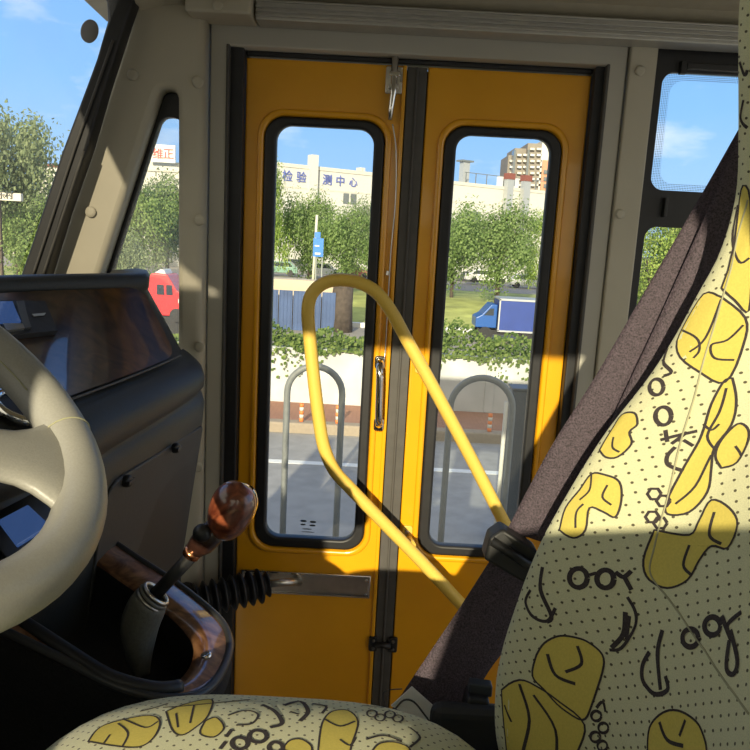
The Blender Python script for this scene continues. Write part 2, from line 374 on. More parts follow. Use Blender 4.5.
# black rubber-lined jambs and head of the opening
jb = MB(); jb.box((-.371, 1.815, .46), (-.338, 1.90, zt + .012)).box((.466, 1.815, .46), (.490, 1.90, zt + .012)).box((-.338, 1.84, zt), (.466, 1.90, zt + .012))
jb.build('door_jamb', M['rubber'], wr, bevel=.004)
jl = MB(); jl.box((-.375, 1.797, .46), (-.368, 1.82, zt + .014)).box((.487, 1.797, .46), (.494, 1.82, zt + .014)); jl.build('jamb_edge', M['seal'], wr, bevel=.002)

# ---- front side panel (windscreen pillar + quarter window surround), beige
edge = [P(136, -8, 1.74), P(127, 20, 1.74), P(105, 88, 1.74), P(87, 149, 1.74), P(65, 213, 1.74), P(43, 285, 1.74), P(-20, 450, 1.74)]
q = [(-.472, 1.58), (-.474, 2.118), (-.490, 2.150), (-.519, 2.148), (-.549, 2.073), (-.645, 1.792), (-.715, 1.58)]
q_in = round_poly([(-.471, 1.56), (-.474, 2.20), (-.515, 2.205), (-.728, 1.56)], [.02, .03, .03, .02])
wf = slab('wall_front', [(-.415, 2.40), (-.415, .85), (edge[-1].x, .85)] + [(p.x, p.z) for p in reversed(edge)] + [(edge[0].x + .01, 2.40)], [q_in], 1.755, .08, M['beige'], bevel=.014)
struct(wf)
for px, py in ((133, 75), (91, 212), (200, 347), (198, 467), (200, 220), (198, 82)): disc('screw_cap', P(px, py, 1.753), (0, -1, 0), .0125, .006, M['beige'], wf)
# quarter window: black rubber with the dark upper corner, pane
gq = round_poly([(-.474, 1.57), (-.476, 2.148), (-.523, 2.150), (-.716, 1.57)], [.02, .026, .022, .02])
w2 = slab('window_2', q_in, [gq], 1.80, .03, M['rubber'], bevel=.003); struct(w2, 'narrow triangular quarter window with black rubber')
slab('pane', gq, [], 1.812, .004, M['glassw'], w2, .0005)

# ---- windscreen
def ws(y, z):
    x = -.600 + (z - 2.30) * .42
    k = (y - .65) / 1.05
    return x - .22 * max(0, 1 - k ** 4) if abs(k) < 1 else x
def wsp(px, py):                             # sight line meets the windscreen
    lo = P(px, py, 1.0); best = None
    for i in range(2000):
        y = 1.70 - i * .0005; p = P(px, py, y)
        if p.x >= ws(y, p.z) : continue
        return p
    return P(px, py, 1.69)
gl = MB(); rows = []
ys = [1.70 - .42 * (i / 24) ** 2 if i <= 24 else 1.28 - 1.26 * (i - 24) / 24 if i <= 48 else .02 for i in range(49)]
ys += [2 * .65 - y for y in ys[:25]][::-1]
ys = sorted(set(round(y, 4) for y in ys), reverse=True)
for i in range(13):
    z = 1.70 + .70 * i / 12; rows.append([(ws(y, z), y, z) for y in ys])
gl.grid(rows); w1 = gl.build('window_1', M['glassw'], smooth=True); struct(w1, 'curved windscreen beyond the steering wheel')
g_e = [P(98, -12, 1.70), P(108, 3, 1.70), P(109, 22, 1.70), P(98, 60, 1.70), P(87, 90, 1.70), P(64, 151, 1.70), P(35, 239, 1.70), P(12, 305, 1.70), P(-45, 440, 1.70)]
b_e = [P(139, -12, 1.70), P(128, 20, 1.70), P(106, 88, 1.70), P(88.5, 149, 1.70), P(66, 213, 1.70), P(44, 285, 1.70), P(6, 400, 1.70)]
fr = slab('windscreen_rubber', [(p.x, p.z) for p in g_e] + [(p.x, p.z) for p in reversed(b_e)], [], 1.69, .05, M['rubber'], w1, .006)
rb = MB().tube(spline([P(113, 40, 1.686), P(92, 100, 1.686), P(74, 151, 1.686), P(45, 239, 1.686), P(33, 275, 1.686)], 4), .003, 8); rb.tube(spline([P(84, 151, 1.686), P(55, 239, 1.686), P(43, 275, 1.686)], 4), .003, 8); rb.build('rubber_rib', M['seal'], w1, smooth=True)
hd = MB(); rows = []
for z, dx in ((2.405, -.03), (2.405, .02), (2.45, .06), (2.45, -.06)): rows.append([(ws(y, z) + dx, y, z) for y in ys])
hd.grid(rows + rows[:1]); hd.build('windscreen_header', M['beige'], w1)
st = wsp(89, 31); n_ = ((Vector((ws(st.y + .004, st.z), st.y + .004, st.z)) - Vector((ws(st.y - .004, st.z), st.y - .004, st.z))).cross(Vector((ws(st.y, st.z + .01), st.y, st.z + .01)) - Vector((ws(st.y, st.z), st.y, st.z)))).normalized()
n_ = n_ if n_.x > 0 else -n_
Q = n_.to_track_quat('Z', 'Y').to_matrix(); sd = MB()
sd.grid([[st + n_ * h_ + Q @ Vector((rr * math.cos(k * math.pi / 14), rr * math.sin(k * math.pi / 14), 0)) for k in range(28)] for rr, h_ in ((.0001, .001), (.024, .001), (.024, .003), (.0001, .003))], 0, True)
tag(sd.build('sticker', M['sticker']), 'small round grey sticker high on the windscreen glass', 'sticker')

# ---- left wall: driver's side, behind the viewer: window outline shaped to place the sun patches, sill dipping towards the front
hole1 = round_poly([(-.46, 1.72), (-.15, 1.69), (-.11, 1.72), (-.05, 1.94), (.25, 1.985), (.25, 2.10), (.18, 2.23), (.13, 2.39), (-.54, 2.39)], [.05, .05, .05, .08, .05, .06, .06, .05, .03])
hole2 = rrect(.36, 1.20, 1.75, 2.33, .06)
wl = slab('wall_left', [(-.98, 2.44), (-1.10, 1.70), (-1.30, 1.60), (-1.30, .42), (1.3, .42), (1.3, 2.44)], [hole1, hole2], -.34, .06, M['grey'], bevel=.006); struct(wl)
for i, h in enumerate((hole1, hole2)):
    w = slab('window_%d' % (4 + i), h, [], -.31, .004, M['glass'], None, .0005); struct(w)
# nose below the windscreen
struct(MB().box((-1.30, -.3, .42), (-1.22, 1.8, 1.70)).build('wall_nose', M['grey']))

# ---- side window behind the door
blk = [(.599, 2.37), (.599, 1.45), (1.34, 1.45), (1.34, 2.37)]
up_ = rrect(.626, 1.30, 2.047, 2.312, .03); lo_ = rrect(.626, 1.30, 1.52, 1.962, .03)
w3 = slab('window_3', blk, [up_, lo_], 1.83, .02, M['rubber'], bevel=.002); struct(w3, 'black framed side window behind the door')
for h in (up_, lo_): slab('pane', h, [], 1.838, .004, M['glass'], w3, .0005)
for (x0, x1, z0, z1) in ((.626, 1.30, 2.047, 2.312), (.626, 1.30, 1.52, 1.962)):
    slab('dotted_border', rrect(x0, x1, z0, z1, .03), [rrect(x0 + .020, x1 - .02, z0 + .016, z1 - .018, .03)], 1.834, .002, M['frit'], w3, .0003)
MB().box((.66, 1.815, 2.306), (.675, 1.832, 2.335)).box((.672, 1.812, 2.316), (1.25, 1.832, 2.330)).build('slider_track', M['black'], w3, bevel=.002)
MB().box((.66, 1.815, 1.985), (.668, 1.832, 2.03)).build('slider_latch', M['black'], w3, bevel=.002)

# ============================================================ DOORS
def leaf(name, x0, x1, wx0, wx1, label):
    d = slab(name, [(x0, zt - .004), (x0, .48), (x1, .48), (x1, zt - .004)], [rrect(wx0, wx1, 1.097, 2.170, .050)], D, .032, M['yellow'], bevel=.004)
    struct(d, label); d['category'] = 'door'
    # pressed bead round the opening
    slab('window_bead', rrect(wx0 - .016, wx1 + .016, 1.081, 2.186, .062), [rrect(wx0 - .001, wx1 + .001, 1.096, 2.171, .050)], D - .007, .012, M['yellow'], d, .0055)
    slab('window_rubber', rrect(wx0, wx1, 1.097, 2.170, .050), [rrect(wx0 + .029, wx1 - .026, 1.124, 2.150, .036)], D - .004, .030, M['rubber'], d, .006)
    slab('glass_pane', rrect(wx0 + .02, wx1 - .02, 1.115, 2.158, .040), [], D + .008, .004, M['glassd'], d, .0005)
    return d
d1 = leaf('door_1', -.337, .036, -.291, -.006, 'yellow folding door leaf on the dashboard side, with chrome handle')
d2 = leaf('door_2', .086, .465, .134, .412, 'yellow folding door leaf behind the seat belt and grab rail')
# folded edge of the left leaf next to the seal
MB().box((.026, D - .006, .48), (.036, D + .01, zt - .004)).build('edge_flange', M['yellow'], d1, bevel=.003)
# centre seal: two rubber lips
cs = MB(); cs.box((.038, D - .002, .47), (.0605, D + .02, zt - .006)).box((.0615, D - .002, .47), (.0835, D + .02, zt - .006)).tube([(.061, D - .003, .47), (.061, D - .003, zt - .006)], .0035, 8)
cs.box((.020, D + .034, .47), (.100, D + .040, zt - .006)).box((.037, D + .018, .47), (.0845, D + .036, zt - .006)); cs.build('meeting_seal', M['seal'], d1, bevel=.004)
# glass maker's mark low on the left pane
mk = MB()
for k, (px, py, w_, h_) in enumerate(((303.5, 521, .017, .006), (313, 522, .017, .006), (303, 524.5, .014, .005), (312.5, 525.5, .016, .005), (307, 529, .026, .003), (308, 532, .036, .0022))):
    p = P(px, py, D + .0065)
    mk.grid([[(p.x + rr * w_ * .5 * math.cos(a * math.pi / 8), D + .0066, p.z + rr * h_ * .5 * math.sin(a * math.pi / 8)) for a in range(16)] for rr in (1, .01)], 0, True)
mk.build('glass_mark', M['darkc'], d1)

# chrome pull handle on the left leaf
h = thing('pull_handle', 'upright chrome pull handle on the yellow door beside the central seal', 'handle', (.012, D, 1.42))
MB().tube(spline([(.0105, D - .014, 1.600), (.0105, D - .034, 1.588), (.0125, D - .042, 1.56), (.0145, D - .042, 1.48), (.016, D - .034, 1.452), (.016, D - .014, 1.440)], 6), .0095, 12).build('grip', M['chrome'], h, smooth=True)
for x, z in ((.0105, 1.598), (.016, 1.440)):
    slab('mounting_plate', rrect(x - .013, x + .013, z - .017, z + .017, .008), [], D - .014, .013, M['chrome'], h, .004)
    disc('screw', (x, D - .014, z - .006), (0, -1, 0), .004, .003, M['steel'], h)
# top bolt with cable
b = thing('door_bolt', 'bright sliding bolt at the top of the left yellow door leaf', 'bolt', (.008, D, 2.2))
slab('bolt_plate', rrect(-.012, .027, 2.232, 2.292, .004), [], D - .006, .007, M['steel'], b, .0015)
slab('bolt_guide', rrect(-.004, .021, 2.268, 2.280, .003), [], D - .020, .015, M['chrome'], b, .003)
slab('bolt_guide', rrect(-.006, .019, 2.240, 2.252, .003), [], D - .018, .013, M['steel'], b, .003)
MB().tube([(.0075, D - .012, 2.325), (.0075, D - .012, 2.235), (.004, D - .012, 2.20), (.0035, D - .012, 2.172)], [.008, .008, .0065, .0055], 12).build('bolt_rod', M['chrome'], b, smooth=True)
MB().box((.0215, D - .018, 2.255), (.0265, D - .006, 2.285)).build('bolt_stop', M['chrome'], b, bevel=.001)
cb = MB().tube(spline([P(392.5, 124, D - .012), P(396, 150, D - .006), P(395.5, 200, D - .006), P(391, 250, D - .006), P(388, 300, D - .006), P(385.5, 345, D - .008), P(384.5, 358, D - .012)], 6), .0016, 6)
cb.build('pull_cable', M['steel'], b, smooth=True)
MB().tube([P(388, 271, D - .004), P(387, 275, D - .004)], .004, 8).build('cable_clip', M['steel'], b)

# yellow grab rail bolted to the right leaf
g = thing('grab_rail', 'looped yellow tubular grab rail fixed across the door', 'grab rail', (.2, 1.72, 1.1))
YR = 1.715
path = [P(560, 612, YR), P(530, 566, YR), P(505, 524, YR), P(470, 456, YR), P(432, 385, YR), P(407, 340, YR), P(391, 311, YR), P(376, 292, YR), P(360, 283, YR), P(345, 280, YR), P(330, 281, YR), P(318, 287, YR), P(310, 298, YR), P(308, 315, YR), P(310, 340, YR), P(314, 380, YR), P(319, 420, YR), P(324, 447, YR), P(334, 470, YR), P(350, 488, YR), P(380, 519, YR), P(420, 560, YR), P(460, 603, YR), P(500, 647, YR), P(520, 670, YR)]
MB().tube(spline(path, 5), .0152, 14).build('tube', M['rail'], g, smooth=True)
for px, py in ((420, 362), (407, 531)):
    p = P(px, py, D); q_ = P(px + 4, py + 12, YR)
    slab('flange', rrect(p.x - .012, p.x + .014, p.z - .028, p.z + .016, .008), [], D - .006, .006, M['rail'], g, .002)
    disc('bolt', (p.x, D - .006, p.z), (0, -1, 0), .006, .004, M['steel'], g)
    MB().tube([(p.x + .006, D - .004, p.z - .018), (q_.x + .004, YR, q_.z - .006)], .009, 10).build('standoff', M['rail'], g, smooth=True)
for p in (path[0], path[-1]):
    MB().tube([p, p + Vector((.006, .05, -.012)), Vector((p.x + .012, D, p.z - .02))], .0152, 12).build('end_foot', M['rail'], g, smooth=True)

# recessed steel plate and dark bellows low on the left leaf
pl = thing('kick_plate', 'narrow bright-edged steel strip across the lower yellow door', 'plate', (-.15, D, 1.0))
slab('plate', [(-.318, 1.026), (-.318, .972), (.013, .972), (.013, 1.026)], [], D - .003, .004, M['steel'], pl, .001)
slab('plate_rim', [(-.322, 1.030), (-.322, .968), (.017, .968), (.017, 1.030)], [[(-.316, 1.024), (-.316, .974), (.011, .974), (.011, 1.024)]], D - .007, .008, M['chrome'], pl, .0015)
for x, z in ((.006, 1.019), (.006, .979), (-.31, 1.019)): disc('screw', (x, D - .004, z), (0, -1, 0), .003, .003, M['chrome'], pl)
bl = thing('bellows', 'black corrugated rubber bellows reaching from the wall to the door strip', 'bellows', (-.3, 1.76, .97))
a, b2 = P(196, 601, 1.70), P(268, 584, 1.775); pts = []; rr = []
for k in range(61):
    t = k / 60; p = a.lerp(b2, t); pts.append(p); rr.append(.037 + .008 * math.cos(t * 2 * math.pi * 8) + (0 if t < .9 else -(t - .9) * .12))
MB().tube(pts, rr, 18).build('gaiter', M['rubber'], bl, smooth=True)
MB().tube([b2, P(290, 582, 1.80), P(300, 582, D)], .010, 10).build('push_rod', M['steel'], bl, smooth=True)
MB().tube([a, a + Vector((-.03, .04, 0)), Vector((a.x - .05, 1.80, a.z))], .022, 12).build('end_cap', M['rubber'], bl, smooth=True)
# hinge bracket across the seal
hb = thing('hinge_bracket', 'small black two-leaf bracket across the central door seal', 'bracket', (.06, D, .84))
p = P(383, 643, D)
for s in (-1, 1):
    slab('bracket_leaf', rrect(p.x + s * .026 - .012, p.x + s * .026 + .012, p.z - .021, p.z + .021, .006), [], D - .010, .010, M['black'], hb, .002)
    for dz in (-.011, .011): disc('screw', (p.x + s * .026, D - .010, p.z + dz), (0, -1, 0), .0045, .004, M['seal'], hb)
MB().tube([(p.x - .02, D - .012, p.z), (p.x + .02, D - .012, p.z)], .008, 10).build('pivot', M['black'], hb, smooth=True)

# ============================================================ DASHBOARD
ds = thing('dashboard', 'black wrap-around dashboard with glossy dark burl panel', 'dashboard', (-.6, 1.0, .85))
T = [(-.545, 1.745, 1.782), (-.520, 1.665, 1.782), (-.512, 1.60, 1.780), (-.575, 1.485, 1.780), (-.675, 1.335, 1.778), (-.76, 1.12, 1.775), (-.81, .85, 1.775), (-.83, .5, 1.775), (-.83, .1, 1.775), (-.80, -.2, 1.775)]
Bt = [(-.46, 1.735, 1.620), (-.425, 1.64, 1.624), (-.418, 1.555, 1.628), (-.428, 1.40, 1.626), (-.447, 1.20, 1.626), (-.465, 1.03, 1.632), (-.53, .80, 1.65), (-.62, .5, 1.65), (-.66, .1, 1.65), (-.66, -.2, 1.65)]
T = spline(T, 5); Bt = spline(Bt, 5)
rows = []
for t, b_ in zip(T, Bt):
    n2 = Vector((b_.x - t.x, b_.y - t.y, 0)).normalized(); ox = Vector((1, -.25, 0)).normalized()
    r_ = []
    back = t - n2 * .10; back.z = 1.765; r_ += [back, t - n2 * .08 + Vector((0, 0, .012)), t - n2 * .02 + Vector((0, 0, .020)), t + n2 * .004 + Vector((0, 0, .018)), t + n2 * .012 + Vector((0, 0, .008)), t + n2 * .010 + Vector((0, 0, -.014)), t + n2 * .004 + Vector((0, 0, -.020))]
    r_ += [t.lerp(b_, .5) + Vector((0, 0, -.006)), b_ + Vector((0, 0, -.004))]
    for o_, z in ((.008, 1.622), (.024, 1.614), (.043, 1.600), (.051, 1.580), (.049, 1.562), (.040, 1.551), (.0385, 1.547), (.044, 1.541), (.051, 1.522), (.047, 1.485), (.036, 1.40), (.022, 1.30), (.0, 1.15), (-.02, .86)):
        r_.append(Vector((b_.x, b_.y, z)) + ox * o_)
    rows.append(r_)
mb = MB(); mb.grid(rows); mb.build('dash_body', M['dash'], ds, smooth=True)
def face(u, v, lift=.003):                     # u along the dash (index), v from top lip to lower edge
    i = max(0, min(len(T) - 2, int(u))); f_ = u - i
    t = T[i].lerp(T[i+1], f_); b_ = Bt[i].lerp(Bt[i+1], f_); p = t.lerp(b_, v)
    n = (b_ - t).cross(T[i+1] - T[i]).normalized()
    if n.z < 0: n = -n
    return p + n * lift
wd = MB(); rows = []
NU = 60
for k in range(NU + 1):
    u = 10.2 + (44 - 10.2) * k / NU
    c = max(0, 1 - k / 3.0) ** 2 * .10
    rows.append([face(u, .07 + c + (.955 - .07 - 2 * c) * j / 8, .004) for j in range(9)])
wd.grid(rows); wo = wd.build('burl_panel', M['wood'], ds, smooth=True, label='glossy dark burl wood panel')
lip = MB().tube([face(9.5 + .5 * k, .985, .007) for k in range(69)], .0022, 8); lip.build('panel_lip', M['seal'], ds, smooth=True)
# access panel under the padded roll, with two catches
def lowp(y, z, lift=0):                       # front of the lower dash at this Y
    best = min(Bt, key=lambda q_: abs(q_.y - y)); o_ = .036 + (z - 1.40) * .125 - (.0 if z > 1.3 else .01)
    return Vector((best.x, y, z)) + Vector((1, -.25, 0)).normalized() * (o_ + lift)
ap = round_poly([(1.10, 1.505), (1.60, 1.480), (1.62, 1.15), (1.10, 1.15)], [.07, .02, .02, .02])
am = MB(); am.add([lowp(y, z, .006) for y, z in ap] + [lowp(y, z, -.01) for y, z in ap], [tuple(range(len(ap)))] + [(i, (i+1) % len(ap), len(ap) + (i+1) % len(ap), len(ap) + i) for i in range(len(ap))])
am.build('access_panel', mat('grey_vinyl_panel', (.05, .05, .045, 1), .6, var=.1, scale=200, bump=.1), ds, bevel=.003)
for px, py in ((125, 481), (174, 448)):
    dd = ray(px, py); p = min((Vector((0, 0, CZ)) + dd * (t_ / 400) for t_ in range(360, 700)), key=lambda p: abs(p.x - lowp(p.y, p.z, .008).x))
    disc('catch', p, (1, -.25, .1), .010, .010, M['black'], ds)
    MB().box(p + Vector((.006, -.014, -.003)), p + Vector((.012, .014, .003))).build('catch_wing', M['black'], ds, bevel=.001)

# radio let into the burl panel
def face_hit(px, py, lift=.008):
    best = None
    for i in range(80, 440, 2):
        for j in range(2, 50):
            q_ = face(i / 10, j / 50, lift); d_ = ray(px, py); t_ = q_.y / d_.y; e_ = (Vector((0, 0, CZ)) + d_ * t_ - q_).length
            if best is None or e_ < best[0]: best = (e_, i / 10, j / 50)
    return best[1], best[2]
rd = thing('dash_radio', 'black multi-band car radio with small screen let into the burl dash panel', 'radio', (-.72, 1.3, 1.72))
def patch(name, corners, lift, m, par, th=.004):
    (u0, v0), (u1, v1), (u2, v2), (u3, v3) = corners; mbp = MB(); rr_ = []
    for i in range(9):
        s = i / 8; rr_.append([face((u0*(1-s)+u1*s)*(1-t_/4)+(u3*(1-s)+u2*s)*t_/4, (v0*(1-s)+v1*s)*(1-t_/4)+(v3*(1-s)+v2*s)*t_/4, lift) for t_ in range(5)])
    mbp.grid(rr_); o = mbp.build(name, m, par); s_ = o.modifiers.new('t', 'SOLIDIFY'); s_.thickness = th; s_.offset = 0; return o
H = lambda *pp: [face_hit(*p_) for p_ in pp]
patch('radio_body', H((-34, 305), (43, 304), (55, 333), (-30, 343)), .010, M['black'], rd, .01)
patch('radio_screen', H((-20, 308), (11, 307), (19, 327), (-18, 329)), .017, M['screen'], rd)
patch('button_strip', H((14, 306), (22, 306), (28, 332), (22, 333)), .017, mat('grey_buttons', (.07, .075, .08, 1), .4), rd)
patch('vent_strip', H((2, 330), (20, 329), (24, 334), (4, 335)), .017, M['steel'], rd)
patch('key_mark', H((32, 318.6), (44, 318.2), (44, 319.4), (32, 319.8)), .0165, mat('pale_print', (.35, .36, .36, 1), .5), rd, .001)
# round chrome-ringed gauge
u, v = face_hit(29, 420); c = face(u, v, .006); n = (face(u, v, .05) - face(u, v, 0)).normalized(); Q = n.to_track_quat('Z', 'Y').to_matrix()
ga = thing('round_gauge', 'chrome-ringed round gauge on the dash behind the steering wheel spoke', 'gauge', c)
MB().tube([c + Q @ Vector((.040 * math.cos(k * math.pi / 24), .040 * math.sin(k * math.pi / 24), .006)) for k in range(48)], .0065, 10, closed=True).build('bezel', M['chrome'], ga, smooth=True)
disc('dial', c, n, .038, .005, M['black'], ga)

# display low behind the wheel
dp = thing('instrument_display', 'dark instrument display with blue screen seen through the steering wheel', 'display', P(30, 530, .92))
a, b2, c, d = P(-6, 522, .86), P(30, 503, .88), P(56, 527, .81), P(16, 552, .78)
nn = (b2 - a).cross(d - a).normalized(); nn = -nn if nn.y > 0 else nn
def quad_slab(name, q4, lift, th, m, par):
    mbq = MB(); f0 = [p_ + nn * lift for p_ in q4]; f1 = [p_ + nn * (lift - th) for p_ in q4]
    mbq.add(f0 + f1, [(0, 1, 2, 3), (7, 6, 5, 4), (0, 4, 5, 1), (1, 5, 6, 2), (2, 6, 7, 3), (3, 7, 4, 0)]); return mbq.build(name, m, par, bevel=.002)
mid = (a + b2 + c + d) / 4
quad_slab('display_body', [mid + (p_ - mid) * 1.5 for p_ in (a, b2, c, d)], 0, .02, M['black'], dp)
quad_slab('display_screen', [mid + (p_ - mid) * .86 for p_ in (a, b2, c, d)], .003, .004, M['screen'], dp)
ey = (c - b2).normalized(); ex = (b2 - a).normalized()
for k in range(4):
    s0 = d + (c - d) * (.08 + .24 * k) + ey * .012
    quad_slab('key', [s0, s0 + ex * .010, s0 + ex * .010 + ey * .008, s0 + ey * .008], .004, .004, M['seal'], dp)
MB().tube([mid - nn * .03, Vector((mid.x - .03, mid.y + .05, mid.z - .06)), Vector((mid.x - .06, mid.y + .09, mid.z - .09))], .02, 10).build('display_stem', M['black'], dp, smooth=True)

# ============================================================ STEERING WHEEL
wc = Vector((-.410, .532, 1.771)); tl = R(36.5); yw = R(-6.06)
U = Vector((math.cos(tl), 0, -math.sin(tl))); V = Vector((0, 1, 0)); Rz = Matrix.Rotation(yw, 3, 'Z'); U = Rz @ U; V = Rz @ V; W = U.cross(V).normalized()
W = W if W.z > 0 else -W
def wp(r, a, h=0): return wc + (U * math.cos(R(a)) + V * math.sin(R(a))) * r + W * h
swh = thing('steering_wheel', 'large light grey leather steering wheel close to the viewer', 'steering wheel', wc)
MB().tube([wp(.2135, k * 5) for k in range(72)], .0225, 20, closed=True).build('rim', M['leather'], swh, smooth=True)
for ang in (41, -41, 139, -139):
    rws = []
    for k in range(13):
        t = k / 12; r_ = .05 + (.208 - .05) * t
        hw = .047 - .014 * math.sin(t * math.pi * .9) + (.052 * max(0, (t - .60) / .40) ** 2)
        th_ = .012 - .002 * t; hh = -.028 * (1 - t) ** 1.5
        ca, sa = math.cos(R(ang)), math.sin(R(ang)); ur = U * ca + V * sa; vr = -U * sa + V * ca
        row = []
        for q_ in range(14):
            a = 2 * math.pi * q_ / 14; row.append(wc + ur * r_ + vr * (hw * math.copysign(abs(math.cos(a)) ** .7, math.cos(a))) + W * (hh + th_ * math.sin(a)))
        rws.append(row)
    mb = MB(); mb.grid(rws, 0, True); mb.f += [tuple(range(14)), tuple(range(12 * 14, 13 * 14))]; mb.mi += [0, 0]; mb.build('spoke', M['leather'], swh, smooth=True)
hubm = MB(); rows = []
for rr_, hh in ((.0001, .012), (.05, .010), (.075, -.002), (.082, -.02), (.07, -.05), (.03, -.06)): rows.append([wp(rr_, k * 15, hh) for k in range(24)])
hubm.grid(rows, 0, True); hubm.build('hub', M['leather'], swh, smooth=True)
for ang in (55,):      # stitched seams where the leather wraps end
    MB().tube([wp(.2135 + .0229 * math.cos(k * math.pi / 10), ang, .0229 * math.sin(k * math.pi / 10)) for k in range(20)], .0008, 6, closed=True).build('stitch', M['piping'], swh, smooth=True)
MB().tube([wp(.2135 - .0222, k * 4 + 70, .008) for k in range(30)], .0007, 5).build('stitch', M['piping'], swh, smooth=True)
col = thing('steering_column', 'black steering column under the grey wheel', 'steering column', (-.62, .55, 1.3))
MB().tube([wp(0, 0, -.058), wp(0, 0, -.16), wp(0, 0, -.55)], [.035, .055, .06], 16).build('column_shroud', M['black'], col, smooth=True)
MB().tube([wp(.03, 75, -.09), wp(.12, 62, -.06), wp(.165, 60, -.055)], [.006, .006, .010], 10).build('stalk', M['black'], col, smooth=True)

# ============================================================ GEAR CONSOLE
def con(px, py, dz=0):                         # point on the sloping console top
    d = ray(px, py); k = .33; z0 = 1.30 + k * -.19
    t = (z0 - CZ) / (d.z + k * d.x); p = Vector((0, 0, CZ)) + d * t; p.z += dz; return p
outer_px = [(60, 512), (104, 537), (140, 561), (174, 583), (205, 607), (222, 624), (229, 640), (228, 656), (219, 677), (203, 693), (180, 699), (150, 697), (110, 684), (60, 659), (0, 630), (-60, 600)]
inner_px = [(40, 532), (86, 556), (118, 578), (147, 598), (172, 617), (186, 632), (193, 645), (193, 658), (188, 671), (178, 682), (165, 687), (143, 687), (105, 676), (62, 646), (10, 607), (-50, 572)]
O_ = [con(*p) for p in outer_px]; I_ = [con(*p) for p in inner_px]
O_ = spline(O_, 4); I_ = spline(I_, 4)
cn = thing('gear_console', 'burl-topped console with open black well around the gear lever', 'console', (-.4, 1.0, .85))
dn = Vector((0, 0, 1))
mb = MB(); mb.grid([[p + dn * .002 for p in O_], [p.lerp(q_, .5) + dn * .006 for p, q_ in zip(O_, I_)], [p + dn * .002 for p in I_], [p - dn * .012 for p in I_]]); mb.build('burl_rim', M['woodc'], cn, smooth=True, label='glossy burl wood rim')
cen = sum(I_, Vector()) / len(I_)
mb = MB(); mb.grid([[p - dn * .004 for p in I_], [p.lerp(cen, .03) - dn * .05 for p in I_], [p.lerp(cen, .12) - dn * .11 for p in I_]]); o0 = len(mb.v) - len(I_); mb.f.append(tuple(range(o0, o0 + len(I_)))); mb.mi.append(0); mb.build('well', M['black'], cn, smooth=True)
mb = MB(); mb.tube([p + dn * .001 for p in O_], .0065, 10); mb.build('edge_bead', mat('edge_bead', (.03, .03, .03, 1), .4), cn, smooth=True)
mb = MB(); mb.tube([p.lerp(q_, .62) + dn * .004 for p, q_ in zip(O_[38:], I_[38:])], [.010] * len(O_[38:]), 10); mb.build('well_lip', M['black'], cn, smooth=True)
mb = MB(); mb.grid([[p - dn * .003 for p in O_], [p + (p - cen).normalized() * .004 - dn * .03 for p in O_], [p - (p - cen).normalized() * .015 - dn * .07 for p in O_], [Vector((p.x, p.y, .86)) - Vector((p.x - cen.x, p.y - cen.y, 0)) * .12 for p in O_]]); mb.build('console_body', M['carpet'], cn, smooth=True)
disc('screw', con(206, 659, .004), (-.2, 0, 1), .008, .004, M['chrome'], cn)
disc('screw', con(160, 667, -.05), (-.2, -.2, 1), .008, .004, M['chrome'], cn)
disc('screw', con(107, 541, .004), (-.2, 0, 1), .007, .004, M['black'], cn)

gs = thing('gear_lever', 'gear lever with red-brown burl knob and grey leather boot', 'gear lever', P(146, 672, 1.0))
ga_, gb_ = P(153, 597, .985), P(196, 551, 1.0); ax = (gb_ - ga_).normalized()
rows = []
cl = [P(141, 674, .985), P(139, 650, .985), P(140, 625, .985), P(147, 606, .985), P(152, 598, .985)]
MB().tube(spline(cl, 4), [.013, .014, .016, .0185, .0205, .0225, .0245, .026, .027, .0275, .0275, .0275, .027, .0265, .0255, .024, .022], 18).build('boot', M['leather2'], gs, smooth=True)
for k, (t, rr_) in enumerate(((.0, .021), (.006, .0215), (.012, .020))):
    c = P(152, 598, .985) + ax * (t - .004); Q = ax.to_track_quat('Z', 'Y').to_matrix()
    MB().tube([c + Q @ Vector((rr_ * math.cos(q_ * math.pi / 12), rr_ * math.sin(q_ * math.pi / 12), 0)) for q_ in range(24)], .0032, 8, closed=True).build('collar', M['steel'] if k != 1 else M['leather2'], gs, smooth=True)
MB().tube([ga_ - ax * .02, gb_ + ax * .012], .0098, 14).build('shaft', M['black'], gs, smooth=True)
MB().tube([P(190, 556, 1.0), P(194, 550, 1.0)], [.0125, .0135], 14).build('copper_ring', mat('copper', (.6, .25, .12, 1), .25, 1), gs, smooth=True)
MB().tube([P(194, 550, 1.0), P(202, 543, 1.0), P(211, 534, 1.0), P(217, 528, 1.0)], [.0135, .0185, .0185, .016], 16).build('neck', mat('dark_neck', (.03, .012, .008, 1), .3, coat=.5), gs, smooth=True)
MB().ell(P(202, 533, .982), (.013, .013, .013)).build('button', M['black'], gs, smooth=True)
kx = (P(238, 486, 1.0) - P(219, 536, 1.0)).normalized(); Q = kx.to_track_quat('Z', 'Y').to_matrix()
kc = P(231, 511, 1.0); mb = MB(); rows = []
for i in range(17):
    t = i / 16; s = -1 + 2 * t; rad = .0315 * math.sqrt(max(0, 1 - abs(s) ** 2.3)) * (1 + .10 * s)
    off = Vector((0.0, 0, 0)) + Vector((1, 0, 0)) * (-.006 * (1 - s * s))
    rows.append([kc + Q @ Vector((rad * math.cos(k * math.pi / 12), rad * math.sin(k * math.pi / 12) * 1.0, s * .045)) for k in range(24)])
mb.grid(rows, 0, True); kn = mb.build('knob', M['knobw'], gs, smooth=True)
